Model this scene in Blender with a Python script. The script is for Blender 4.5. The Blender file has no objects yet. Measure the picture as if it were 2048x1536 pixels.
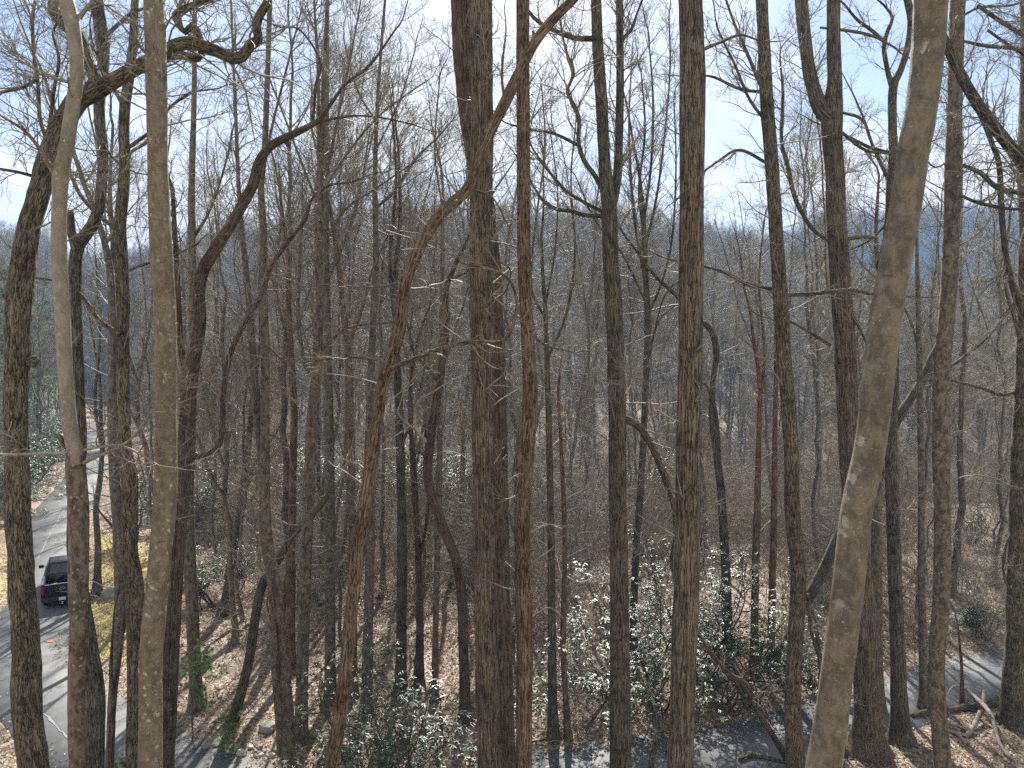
import bpy, math, random
import numpy as np
from mathutils import Vector

scene = bpy.context.scene
COL = scene.collection
rng = np.random.default_rng(11)
random.seed(5)

# ------------------------------------------------------------------ camera
FPX = 1420.0                      # focal length in pixels of a 2048 px wide picture
PITCH = math.atan(50.0 / FPX)     # looking slightly down
CAMZ = 13.3
cam_d = bpy.data.cameras.new("camera")
cam_d.sensor_width = 36.0
cam_d.lens = 36.0 * FPX / 2048.0
cam_d.clip_start = 0.1
cam_d.clip_end = 6000.0
cam = bpy.data.objects.new("camera", cam_d)
cam.location = (0, 0, CAMZ)
cam.rotation_euler = (math.pi / 2 - PITCH, 0, 0)
COL.objects.link(cam)
scene.camera = cam

# ------------------------------------------------------------------ sky, sun, exposure
SUN_EL = math.radians(39.0)
SUN_AZ = math.radians(1.5)        # measured from +Y towards +X
SKY_STRENGTH = 0.055
SUN_STRENGTH = 5.0
EXPOSURE = 1.57
CLOUD = (8.2, 8.15, 7.85)

world = bpy.data.worlds.new("World")
scene.world = world
world.use_nodes = True
wn, wl = world.node_tree.nodes, world.node_tree.links
wn.clear()
w_out = wn.new("ShaderNodeOutputWorld")
w_bg = wn.new("ShaderNodeBackground")
w_bg.inputs["Strength"].default_value = SKY_STRENGTH
w_sky = wn.new("ShaderNodeTexSky")
w_sky.sky_type = 'NISHITA'
w_sky.sun_disc = False
w_sky.sun_elevation = SUN_EL
w_sky.sun_rotation = SUN_AZ
w_sky.air_density = 1.0
w_sky.dust_density = 0.5
w_sky.ozone_density = 2.6
w_tc = wn.new("ShaderNodeTexCoord")
w_sep = wn.new("ShaderNodeSeparateXYZ")
wl.new(w_tc.outputs["Generated"], w_sep.inputs[0])
def wmath(op, a, b=None, clamp=False):
    n = wn.new("ShaderNodeMath"); n.operation = op; n.use_clamp = clamp
    for i, v in enumerate((a, b)):
        if v is None: continue
        if isinstance(v, (int, float)): n.inputs[i].default_value = v
        else: wl.new(v, n.inputs[i])
    return n.outputs[0]
wz = wmath('ADD', wmath('MAXIMUM', w_sep.outputs[2], 0.0), 0.16)
w_cmb = wn.new("ShaderNodeCombineXYZ")
wl.new(wmath('DIVIDE', w_sep.outputs[0], wz), w_cmb.inputs[0])
wl.new(wmath('DIVIDE', w_sep.outputs[1], wz), w_cmb.inputs[1])
w_no = wn.new("ShaderNodeTexNoise")
w_no.inputs["Scale"].default_value = 0.95
w_no.inputs["Detail"].default_value = 7.0
w_no.inputs["Roughness"].default_value = 0.55
w_no.inputs["Distortion"].default_value = 0.4
wl.new(w_cmb.outputs[0], w_no.inputs["Vector"])
w_mr = wn.new("ShaderNodeMapRange"); w_mr.interpolation_type = 'SMOOTHSTEP'
wl.new(w_no.outputs["Fac"], w_mr.inputs["Value"])
w_mr.inputs["From Min"].default_value = 0.38
w_mr.inputs["From Max"].default_value = 0.60
# haze veil towards the horizon all the way round
w_hz = wn.new("ShaderNodeMapRange"); w_hz.interpolation_type = 'SMOOTHSTEP'
wl.new(w_sep.outputs[2], w_hz.inputs["Value"])
w_hz.inputs["From Min"].default_value = 0.50
w_hz.inputs["From Max"].default_value = 0.10
w_cl = wmath('ADD', wmath('MULTIPLY', w_mr.outputs[0], 0.80), wmath('MULTIPLY', w_hz.outputs[0], 0.55), clamp=True)
w_mix = wn.new("ShaderNodeMix"); w_mix.data_type = 'RGBA'
wl.new(w_cl, w_mix.inputs["Factor"])
wl.new(w_sky.outputs[0], w_mix.inputs[6])
w_mix.inputs[7].default_value = (*CLOUD, 1)
wl.new(w_mix.outputs[2], w_bg.inputs["Color"])
wl.new(w_bg.outputs[0], w_out.inputs["Surface"])

sun_d = bpy.data.lights.new("sun", 'SUN')
sun_d.energy = SUN_STRENGTH
sun_d.angle = math.radians(0.5)
sun_d.color = (1.0, 0.95, 0.86)
sun = bpy.data.objects.new("sun", sun_d)
SUN_DIR = Vector((math.sin(SUN_AZ) * math.cos(SUN_EL), math.cos(SUN_AZ) * math.cos(SUN_EL), math.sin(SUN_EL)))
sun.rotation_euler = SUN_DIR.to_track_quat('Z', 'Y').to_euler()
sun.location = (0, 0, 60)
COL.objects.link(sun)

scene.view_settings.view_transform = 'Standard'
scene.view_settings.look = 'None'
scene.view_settings.gamma = 1.0
scene.view_settings.use_curve_mapping = False
scene.view_settings.exposure = EXPOSURE
scene.render.engine = 'CYCLES'
scene.cycles.use_denoising = False
scene.cycles.max_bounces = 5
scene.cycles.diffuse_bounces = 2
scene.cycles.glossy_bounces = 2
scene.cycles.transmission_bounces = 3
scene.cycles.sample_clamp_indirect = 4.0

# ------------------------------------------------------------------ pixel <-> world
def W(px, py, Y):
    xc = (np.asarray(px, float) - 1024) / FPX
    yc = (768 - np.asarray(py, float)) / FPX
    c, s = math.cos(PITCH), math.sin(PITCH)
    dy = c + yc * s
    dz = -s + yc * c
    k = np.asarray(Y, float) / dy
    return np.stack(np.broadcast_arrays(xc * k, np.asarray(Y, float) + 0 * k, CAMZ + dz * k), -1)

# ------------------------------------------------------------------ value noise (numpy)
def vnoise(p, seed=0):
    p = np.asarray(p, float)
    i = np.floor(p).astype(np.int64); f = p - i
    f = f * f * (3 - 2 * f)
    def h(ix, iy, iz):
        n = (ix * 374761393 + iy * 668265263 + iz * 1274126177 + seed * 974711) & 0xffffffff
        n = ((n ^ (n >> 13)) * 1103515245 + 12345) & 0xffffffff
        n = ((n ^ (n >> 15)) * 2246822519) & 0xffffffff
        return ((n ^ (n >> 16)) & 0xffff) / 65535.0
    out = 0
    for a in (0, 1):
        for b in (0, 1):
            for c in (0, 1):
                w = (f[..., 0] if a else 1 - f[..., 0]) * (f[..., 1] if b else 1 - f[..., 1]) * (f[..., 2] if c else 1 - f[..., 2])
                out = out + w * h(i[..., 0] + a, i[..., 1] + b, i[..., 2] + c)
    return out
def noise2(x, y, s, seed=0):
    z = np.zeros_like(np.asarray(x, float)) + 0.37
    return vnoise(np.stack([np.asarray(x) / s, np.asarray(y) / s, z], -1), seed) - 0.5
def sstep(a, b, x):
    t = np.clip((np.asarray(x, float) - a) / (b - a), 0, 1)
    return t * t * (3 - 2 * t)

# ------------------------------------------------------------------ meshes
def mesh_from(name, V, F4=None, F3=None, bark=None, mats=(), midx4=None, midx3=None, smooth=True, col=None):
    V = np.asarray(V, np.float32)
    F4 = np.zeros((0, 4), np.int32) if F4 is None else np.asarray(F4, np.int32)
    F3 = np.zeros((0, 3), np.int32) if F3 is None else np.asarray(F3, np.int32)
    me = bpy.data.meshes.new(name)
    me.vertices.add(len(V)); me.vertices.foreach_set("co", V.ravel())
    nl = F4.size + F3.size
    me.loops.add(nl)
    me.loops.foreach_set("vertex_index", np.concatenate([F4.ravel(), F3.ravel()]))
    me.polygons.add(len(F4) + len(F3))
    ls = np.concatenate([np.arange(len(F4)) * 4, F4.size + np.arange(len(F3)) * 3]).astype(np.int32)
    me.polygons.foreach_set("loop_start", ls)
    if smooth:
        me.polygons.foreach_set("use_smooth", np.ones(len(ls), bool))
    if midx4 is not None or midx3 is not None:
        a = np.zeros(len(F4), np.int32) if midx4 is None else midx4
        b = np.zeros(len(F3), np.int32) if midx3 is None else midx3
        me.polygons.foreach_set("material_index", np.concatenate([a, b]).astype(np.int32))
    if bark is not None:
        at = me.attributes.new("bark", 'FLOAT_VECTOR', 'POINT')
        at.data.foreach_set("vector", np.asarray(bark, np.float32).ravel())
    if col is not None:
        at = me.attributes.new("tint", 'FLOAT', 'POINT')
        at.data.foreach_set("value", np.asarray(col, np.float32).ravel())
    for m in mats: me.materials.append(m)
    me.update(calc_edges=True)
    return me

def norm(v):
    return v / np.maximum(np.linalg.norm(v, axis=-1, keepdims=True), 1e-9)

class Geo:
    """collects vertices, quads and bark coordinates of many tubes"""
    def __init__(self): self.V, self.F, self.B, self.n = [], [], [], 0
    def tubes(self, P, R, sides, lump=0.0, s0=0.0, seed=0):
        P = np.asarray(P, float); R = np.asarray(R, float)
        if P.ndim == 2: P, R = P[None], R[None]
        N, M, _ = P.shape
        if N == 0: return
        T = np.empty_like(P)
        T[:, 1:-1] = P[:, 2:] - P[:, :-2]; T[:, 0] = P[:, 1] - P[:, 0]; T[:, -1] = P[:, -1] - P[:, -2]
        T = norm(T)
        ref = np.where(np.abs(T[:, 0, 1:2]) < 0.8, np.array([[0., 1., 0.]]), np.array([[1., 0., 0.]]))
        n = norm(ref - (ref * T[:, 0]).sum(-1, keepdims=True) * T[:, 0])
        Ns = np.empty_like(P); Ns[:, 0] = n
        for m in range(1, M):
            n = norm(n - (n * T[:, m]).sum(-1, keepdims=True) * T[:, m]); Ns[:, m] = n
        Bn = np.cross(T, Ns)
        a = np.arange(sides) * 2 * np.pi / sides
        ca, sa = np.cos(a), np.sin(a)
        L = np.concatenate([np.zeros((N, 1)), np.cumsum(np.linalg.norm(np.diff(P, axis=1), axis=-1), 1)], 1) + s0
        bx = R[..., None] * ca; by = R[..., None] * sa
        off = rng.uniform(0, 40, (N, 1, 1))
        bs = np.broadcast_to(L[..., None], bx.shape)
        B = np.stack([bx + off, by + off * 0.7, bs + off], -1)
        rr = R[..., None] * np.ones(sides)
        if lump:
            q = np.stack([ca * 1.3 + 0 * bs, sa * 1.3 + 0 * bs, bs * 1.1], -1)
            q2 = np.stack([ca * 3.1 + 0 * bs, sa * 3.1 + 0 * bs, bs * 4.5], -1)
            rr = rr * (1 + lump * (vnoise(q + seed * 3.1, seed) - 0.5) * 1.6 + lump * (vnoise(q2, seed + 7) - 0.5) * 0.9)
        X = P[:, :, None] + Ns[:, :, None] * (rr * ca)[..., None] + Bn[:, :, None] * (rr * sa)[..., None]
        i = np.arange(N)[:, None, None] * M * sides + np.arange(M - 1)[None, :, None] * sides + np.arange(sides)[None, None]
        j = np.arange(N)[:, None, None] * M * sides + np.arange(M - 1)[None, :, None] * sides + (np.arange(sides)[None, None] + 1) % sides
        F = np.stack([i, j, j + sides, i + sides], -1).reshape(-1, 4) + self.n
        self.V.append(X.reshape(-1, 3)); self.B.append(B.reshape(-1, 3)); self.F.append(F)
        self.n += N * M * sides
    def mesh(self, name, mat, origin=(0, 0, 0)):
        V = np.concatenate(self.V) - np.asarray(origin)
        return mesh_from(name, V, np.concatenate(self.F), bark=np.concatenate(self.B), mats=[mat])
    def arrays(self):
        return np.concatenate(self.V), np.concatenate(self.F), np.concatenate(self.B)

def sample_on(P, idx, t):
    N, M, _ = P.shape
    f = t * (M - 1); k = np.minimum(f.astype(int), M - 2); f = (f - k)[:, None]
    a, b = P[idx, k], P[idx, k + 1]
    return a * (1 - f) + b * f, norm(b - a), k, f[:, 0]

def spawn(P, R, n, t0, t1, length, ang, up, wig, M, ratio, tip, tpow=1.0, idx=None, lt=0.5, rmax=None):
    """n children in all, spread over the parents; returns their polylines and radii"""
    N = len(P)
    if N == 0 or n == 0: return np.zeros((0, M, 3)), np.zeros((0, M))
    if idx is None: idx = rng.integers(0, N, n)
    t = t0 + (t1 - t0) * rng.random(n) ** tpow
    pos, tan, k, f = sample_on(P, idx, t)
    r = R[idx, k] * (1 - f) + R[idx, k + 1] * f
    v = norm(rng.normal(size=(n, 3)))
    perp = norm(v - (v * tan).sum(-1, keepdims=True) * tan)
    a = np.radians(rng.normal(ang, 9, n))[:, None]
    d = tan * np.cos(a) + perp * np.sin(a)
    if np.ndim(length) == 0: length = np.full(n, float(length))
    L = length * rng.uniform(0.55, 1.25, n) * (1 - lt * t)
    r0 = r * ratio * rng.uniform(0.7, 1.1, n)
    if rmax: r0 = np.minimum(r0, rmax)
    out = np.empty((n, M, 3)); out[:, 0] = pos
    for m in range(1, M):
        d = norm(d + rng.normal(size=(n, 3)) * wig + np.array([0, 0, up]))
        out[:, m] = out[:, m - 1] + d * (L / (M - 1))[:, None]
    u = np.linspace(0, 1, M)
    rad = np.maximum(r0[:, None] * (1 - u) ** 0.8, 0) + tip * u
    return out, np.maximum(rad, tip * 0.7)

def crm(pts, step_px=14):
    """Catmull-Rom through traced points (any number of columns)"""
    p = np.asarray(pts, float)
    if len(p) == 2: p = np.array([p[0], (p[0] + p[1]) / 2, p[1]])
    q = np.vstack([2 * p[0] - p[1], p, 2 * p[-1] - p[-2]])
    out = []
    for i in range(1, len(q) - 2):
        n = max(2, int(np.hypot(*(q[i + 1, :2] - q[i, :2])) / step_px))
        t = np.linspace(0, 1, n, endpoint=False)[:, None]
        a, b, c, d = q[i - 1], q[i], q[i + 1], q[i + 2]
        out.append(0.5 * (2 * b + (c - a) * t + (2 * a - 5 * b + 4 * c - d) * t ** 2 + (3 * b - a - 3 * c + d) * t ** 3))
    out.append(q[-2][None])
    return np.vstack(out)

def link(o, parent=None):
    COL.objects.link(o)
    if parent is not None: o.parent = parent
    return o
def obj(name, me, parent=None, loc=(0, 0, 0)):
    o = bpy.data.objects.new(name, me); o.location = loc
    return link(o, parent)
def thing(name, label, cat, loc=(0, 0, 0), rotz=0.0, group=None, data=None):
    o = bpy.data.objects.new(name, data); o.location = loc; o.rotation_euler = (0, 0, rotz)
    link(o); o["label"] = label; o["category"] = cat
    if group: o["group"] = group
    return o

# ------------------------------------------------------------------ materials
def new_mat(name):
    m = bpy.data.materials.new(name); m.use_nodes = True
    nt = m.node_tree; b = nt.nodes["Principled BSDF"]
    return m, nt, b
class NT:
    def __init__(s, nt): s.nt = nt
    def node(s, t, **kw):
        n = s.nt.nodes.new(t)
        for k, v in kw.items(): setattr(n, k, v)
        return n
    def put(s, sock, v):
        if isinstance(v, bpy.types.NodeSocket): s.nt.links.new(v, sock)
        elif isinstance(v, (tuple, list)) and sock.type == 'RGBA' and len(v) == 3: sock.default_value = (*v, 1)
        else: sock.default_value = v
    def math(s, op, a, b=0.0, clamp=False):
        n = s.node("ShaderNodeMath", operation=op, use_clamp=clamp); s.put(n.inputs[0], a); s.put(n.inputs[1], b); return n.outputs[0]
    def noise(s, vec, scale, detail=4, rough=0.55, dist=0.0):
        n = s.node("ShaderNodeTexNoise"); s.put(n.inputs["Vector"], vec); s.put(n.inputs["Scale"], scale)
        s.put(n.inputs["Detail"], detail); s.put(n.inputs["Roughness"], rough); s.put(n.inputs["Distortion"], dist); return n
    def vor(s, vec, scale, feature='F1', rnd=1.0):
        n = s.node("ShaderNodeTexVoronoi", feature=feature); s.put(n.inputs["Vector"], vec); s.put(n.inputs["Scale"], scale); s.put(n.inputs["Randomness"], rnd); return n
    def rng(s, v, a, b, c=0.0, d=1.0, smooth=True):
        n = s.node("ShaderNodeMapRange", interpolation_type='SMOOTHSTEP' if smooth else 'LINEAR')
        for i, x in enumerate((v, a, b, c, d)): s.put(n.inputs[i], x)
        return n.outputs[0]
    def mix(s, f, a, b, mode='MIX'):
        n = s.node("ShaderNodeMix", data_type='RGBA', blend_type=mode); s.put(n.inputs[0], f); s.put(n.inputs[6], a); s.put(n.inputs[7], b); return n.outputs[2]
    def vmul(s, v, k):
        n = s.node("ShaderNodeVectorMath", operation='MULTIPLY'); s.put(n.inputs[0], v); s.put(n.inputs[1], k); return n.outputs[0]
    def vadd(s, v, k):
        n = s.node("ShaderNodeVectorMath", operation='ADD'); s.put(n.inputs[0], v); s.put(n.inputs[1], k); return n.outputs[0]
    def ramp(s, f, stops):
        n = s.node("ShaderNodeValToRGB"); s.put(n.inputs[0], f); cr = n.color_ramp
        while len(cr.elements) < len(stops): cr.elements.new(0.5)
        for e, (p, c) in zip(cr.elements, stops): e.position = p; e.color = (*c, 1)
        return n.outputs[0]
    def bump(s, h, strength, dist):
        n = s.node("ShaderNodeBump"); s.put(n.inputs["Height"], h); s.put(n.inputs["Strength"], strength); s.put(n.inputs["Distance"], dist); return n.outputs[0]
    def attr(s, name):
        return s.node("ShaderNodeAttribute", attribute_name=name)

def bark_coords(k):
    b = k.attr("bark").outputs["Vector"]
    r = k.node("ShaderNodeObjectInfo").outputs["Random"]
    c = k.node("ShaderNodeCombineXYZ")
    for i, f in enumerate((37.0, 19.0, 11.0)): k.put(c.inputs[i], k.math('MULTIPLY', r, f))
    return k.vadd(b, c.outputs[0]), r

def bark_furrow(name, dark, mid, light, scale=22.0, stretch=0.16, moss=0.25, bumpd=0.03):
    m, nt, b = new_mat(name); k = NT(nt)
    v, r = bark_coords(k)
    warp = k.noise(v, 5.0, 3)
    v2 = k.vadd(k.vmul(v, (1, 1, stretch)), k.vmul(warp.outputs["Color"], (0.045, 0.045, 0.02)))
    e = k.vor(v2, scale, 'DISTANCE_TO_EDGE').outputs["Distance"]
    plate = k.vor(v2, scale, 'F1').outputs["Color"]
    ridge = k.rng(e, 0.02, 0.30)
    fine = k.noise(k.vmul(v, (1, 1, 0.35)), 90.0, 5, 0.65).outputs["Fac"]
    rn = k.noise(k.vadd(k.vmul(v, (1, 1, stretch * 0.55)), k.vmul(warp.outputs["Color"], (0.06, 0.06, 0.02))), scale * 0.62, 3, 0.5).outputs["Fac"]
    rn = k.rng(k.math('ABSOLUTE', k.math('SUBTRACT', rn, 0.5)), 0.0, 0.13)
    ridge = k.math('ADD', k.math('MULTIPLY', ridge, 0.45), k.math('MULTIPLY', rn, 0.55))
    h = k.math('ADD', ridge, k.math('MULTIPLY', fine, 0.35))
    col = k.ramp(k.math('MULTIPLY', k.math('ADD', h, -0.20), 0.95), [(0.05, dark), (0.46, mid), (1.0, light)])
    big = k.noise(v, 1.6, 4, 0.6).outputs["Fac"]
    col = k.mix(k.rng(big, 0.35, 0.7), col, k.mix(1.0, col, (0.62, 0.60, 0.58), 'MULTIPLY'))
    bnd = k.noise(k.vmul(v, (0.7, 0.7, 1.3)), 2.4, 6, 0.68).outputs["Fac"]
    col = k.mix(k.math('MULTIPLY', k.rng(bnd, 0.52, 0.66), 0.75), col, k.mix(1.0, col, (0.42, 0.42, 0.44), 'MULTIPLY'))
    col = k.mix(k.math('MULTIPLY', k.rng(bnd, 0.44, 0.34), 0.55), col, k.mix(1.0, col, (1.35, 1.3, 1.2), 'MULTIPLY'))
    sep = k.node("ShaderNodeSeparateColor"); k.put(sep.inputs[0], plate)
    col = k.mix(k.math('MULTIPLY', k.rng(sep.outputs[0], 0.72, 0.95), 0.3), col, light)
    mo = k.rng(k.noise(k.vmul(v, (1, 1, 0.5)), 3.1, 5, 0.65).outputs["Fac"], 0.56, 0.72)
    col = k.mix(k.math('MULTIPLY', mo, moss), col, (0.075, 0.085, 0.03))
    k.put(b.inputs["Base Color"], col); b.inputs["Roughness"].default_value = 0.85
    b.inputs["Specular IOR Level"].default_value = 0.25
    k.put(b.inputs["Normal"], k.bump(h, 1.0, bumpd))
    return m

def bark_smooth(name, base, dark, pale, spot=0.6, band=0.3, blotch=0.4, ss=10.0):
    m, nt, b = new_mat(name); k = NT(nt)
    v, r = bark_coords(k)
    n1 = k.noise(k.vmul(v, (1, 1, 0.6)), 8.0, 9, 0.72, 0.3).outputs["Fac"]
    col = k.mix(k.math('MULTIPLY', k.rng(n1, 0.40, 0.60), blotch), base, dark)
    w = k.vadd(v, k.vmul(k.noise(v, 14.0, 5, 0.65).outputs["Color"], (0.9 / ss, 0.9 / ss, 0.9 / ss)))
    vo = k.vor(w, ss); sp = k.rng(vo.outputs["Distance"], 0.36, 0.26)
    sc = k.node("ShaderNodeSeparateColor"); k.put(sc.inputs[0], vo.outputs["Color"])
    sp = k.math('MULTIPLY', sp, k.rng(sc.outputs[0], 0.55, 0.75))
    vo2 = k.vor(w, 34.0); sp2 = k.rng(vo2.outputs["Distance"], 0.3, 0.2)
    sc2 = k.node("ShaderNodeSeparateColor"); k.put(sc2.inputs[0], vo2.outputs["Color"])
    sp2 = k.math('MULTIPLY', sp2, k.rng(sc2.outputs[1], 0.6, 0.8))
    lich = k.rng(k.noise(v, 2.3, 5, 0.6).outputs["Fac"], 0.42, 0.62)
    s = k.math('MULTIPLY', k.math('MAXIMUM', sp, sp2), k.math('MULTIPLY', k.math('ADD', lich, 0.35), spot), clamp=True)
    col = k.mix(s, col, pale)
    bd = k.noise(k.vmul(v, (0.6, 0.6, 3.2)), 3.0, 6, 0.7).outputs["Fac"]
    col = k.mix(k.math('MULTIPLY', k.rng(bd, 0.56, 0.72), band), col, (0.05, 0.042, 0.033))
    gr = k.noise(v, 120.0, 3, 0.7).outputs["Fac"]
    col = k.mix(0.5, col, k.mix(gr, (0, 0, 0), (1, 1, 1)), 'OVERLAY')
    k.put(b.inputs["Base Color"], col); b.inputs["Roughness"].default_value = 0.7
    b.inputs["Specular IOR Level"].default_value = 0.3
    hh = k.math('ADD', k.math('MULTIPLY', bd, 0.6), k.math('MULTIPLY', gr, 0.3))
    k.put(b.inputs["Normal"], k.bump(hh, 0.8, 0.016))
    return m

def twig_mat(name, a, bcol, rough=0.62):
    m, nt, b = new_mat(name); k = NT(nt)
    v, r = bark_coords(k)
    n = k.noise(v, 2.5, 3).outputs["Fac"]
    k.put(b.inputs["Base Color"], k.mix(k.rng(n, 0.35, 0.65), a, bcol))
    b.inputs["Roughness"].default_value = rough
    b.inputs["Specular IOR Level"].default_value = 0.22
    return m

M_OAK = bark_furrow("bark_oak", (0.030, 0.024, 0.016), (0.185, 0.152, 0.095), (0.32, 0.27, 0.175), 34, 0.22, 0.35, 0.03)
M_POPLAR = bark_furrow("bark_poplar", (0.024, 0.018, 0.012), (0.20, 0.153, 0.10), (0.36, 0.28, 0.185), 46, 0.055, 0.2, 0.025)
M_DARK = bark_furrow("bark_dark", (0.022, 0.018, 0.013), (0.15, 0.128, 0.088), (0.28, 0.24, 0.165), 46, 0.10, 0.3, 0.02)
M_REDD = bark_furrow("bark_red", (0.026, 0.018, 0.013), (0.14, 0.098, 0.062), (0.25, 0.185, 0.12), 50, 0.05, 0.15, 0.012)
M_SOUR = bark_furrow("bark_sourwood", (0.04, 0.025, 0.015), (0.20, 0.137, 0.08), (0.33, 0.245, 0.15), 36, 0.12, 0.1, 0.016)
M_BEECH = bark_smooth("bark_beech", (0.29, 0.245, 0.165), (0.19, 0.163, 0.115), (0.42, 0.39, 0.31), 0.5, 0.12, 0.8)
M_BEECH2 = bark_smooth("bark_beech_mottled", (0.20, 0.162, 0.10), (0.105, 0.084, 0.055), (0.345, 0.31, 0.23), 0.85, 0.7, 1.0, 6.0)
M_LICHEN = bark_smooth("bark_lichen", (0.215, 0.172, 0.095), (0.115, 0.090, 0.052), (0.44, 0.40, 0.29), 0.95, 0.7, 0.85)
M_MAPLE = bark_smooth("bark_maple", (0.185, 0.148, 0.096), (0.06, 0.047, 0.032), (0.31, 0.27, 0.195), 0.75, 0.85, 1.0, 14)
M_GREY = bark_smooth("bark_grey", (0.165, 0.142, 0.105), (0.058, 0.048, 0.037), (0.34, 0.31, 0.25), 0.8, 0.85, 1.0, 13)
M_TWIG = twig_mat("twig_brown", (0.155, 0.136, 0.096), (0.28, 0.25, 0.185))
M_TWIGR = twig_mat("twig_reddish", (0.155, 0.122, 0.082), (0.27, 0.22, 0.155))
M_DEAD = twig_mat("dead_wood", (0.25, 0.215, 0.165), (0.40, 0.355, 0.285), 0.6)

def leaf_mat(name, a, bcol, rough, trans, spec=0.5):
    m, nt, b = new_mat(name); k = NT(nt)
    t = k.attr("tint").outputs["Fac"]
    col = k.mix(t, a, bcol)
    k.put(b.inputs["Base Color"], col); b.inputs["Roughness"].default_value = rough
    b.inputs["Specular IOR Level"].default_value = spec
    if trans:
        tr = k.node("ShaderNodeBsdfTranslucent"); k.put(tr.inputs["Color"], k.mix(0.5, col, bcol))
        mx = k.node("ShaderNodeMixShader"); k.put(mx.inputs[0], trans)
        nt.links.new(b.outputs[0], mx.inputs[1]); nt.links.new(tr.outputs[0], mx.inputs[2])
        nt.links.new(mx.outputs[0], nt.nodes["Material Output"].inputs["Surface"])
    return m
M_LAUREL = leaf_mat("leaf_laurel", (0.042, 0.080, 0.030), (0.14, 0.20, 0.045), 0.43, 0.32, 1.0)
M_NEEDLE = leaf_mat("pine_needle", (0.08, 0.16, 0.03), (0.20, 0.31, 0.06), 0.45, 0.4)
M_PINE = leaf_mat("far_needle", (0.045, 0.090, 0.032), (0.13, 0.19, 0.065), 0.5, 0.35)
M_LITTER = leaf_mat("dead_leaf", (0.15, 0.095, 0.055), (0.52, 0.41, 0.275), 0.5, 0.25)

def simple(name, c, rough=0.5, metal=0.0, spec=0.5, coat=0.0):
    m, nt, b = new_mat(name)
    b.inputs["Base Color"].default_value = (*c, 1); b.inputs["Roughness"].default_value = rough
    b.inputs["Metallic"].default_value = metal; b.inputs["Specular IOR Level"].default_value = spec
    b.inputs["Coat Weight"].default_value = coat
    k = NT(nt)
    o = k.node("ShaderNodeTexCoord").outputs["Object"]
    n = k.noise(o, 6.0, 5, 0.6).outputs["Fac"]
    k.put(b.inputs["Roughness"], k.rng(n, 0.3, 0.7, max(rough - 0.06, 0.02), rough + 0.08))
    k.put(b.inputs["Base Color"], k.mix(n, tuple(x * 0.85 for x in c), tuple(min(x * 1.15, 1) for x in c)))
    return m
# ------------------------------------------------------------------ terrain
ROAD = np.array([(-120, 215), (-100, 172), (-84, 143), (-66, 112), (-50.5, 84), (-37.5, 58), (-30.6, 47), (-25.3, 38), (-22.3, 31.5), (-19.0, 28.2),
                 (-15.2, 25.0), (-11.2, 22.5), (-7.5, 20.9), (-4.0, 20.1), (-1.0, 20.8), (1.6, 22.1), (4.6, 22.9), (9.2, 24.2), (14.6, 27.0), (17.6, 28.5), (21.6, 30.2), (28, 32), (36, 33)], float)
RHALF = np.array([2.2, 2.2, 2.2, 2.1, 2.1, 2.0, 2.0, 1.95, 1.95, 1.9, 1.85, 1.8, 1.7, 1.6, 1.6, 1.6, 1.6, 1.6, 1.6, 1.6, 1.6, 1.6, 1.6])
def _dense_road():
    q = np.column_stack([ROAD, RHALF]); d = np.vstack([2 * q[0] - q[1], q, 2 * q[-1] - q[-2]]); out = []
    for i in range(1, len(d) - 2):
        n = max(3, int(np.hypot(*(q[i, :2] - q[i - 1, :2])) / 0.7))
        t = np.linspace(0, 1, n, endpoint=False)[:, None]; a, b, c, e = d[i - 1], d[i], d[i + 1], d[i + 2]
        out.append(0.5 * (2 * b + (c - a) * t + (2 * a - 5 * b + 4 * c - e) * t ** 2 + (3 * b - a - 3 * c + e) * t ** 3))
    out.append(q[-1:]); return np.vstack(out)
RD = _dense_road()
def road_dist(x, y):
    x = np.asarray(x, float); y = np.asarray(y, float); sh = x.shape
    x = x.ravel(); y = y.ravel(); out = np.full(x.size, 1e9)
    S = RD[::2]
    for c in range(0, x.size, 20000):
        xx, yy = x[c:c + 20000, None], y[c:c + 20000, None]
        dd = np.hypot(xx - S[None, :, 0], yy - S[None, :, 1]) - S[None, :, 2]
        out[c:c + 20000] = dd.min(1)
    return out.reshape(sh)

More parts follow.
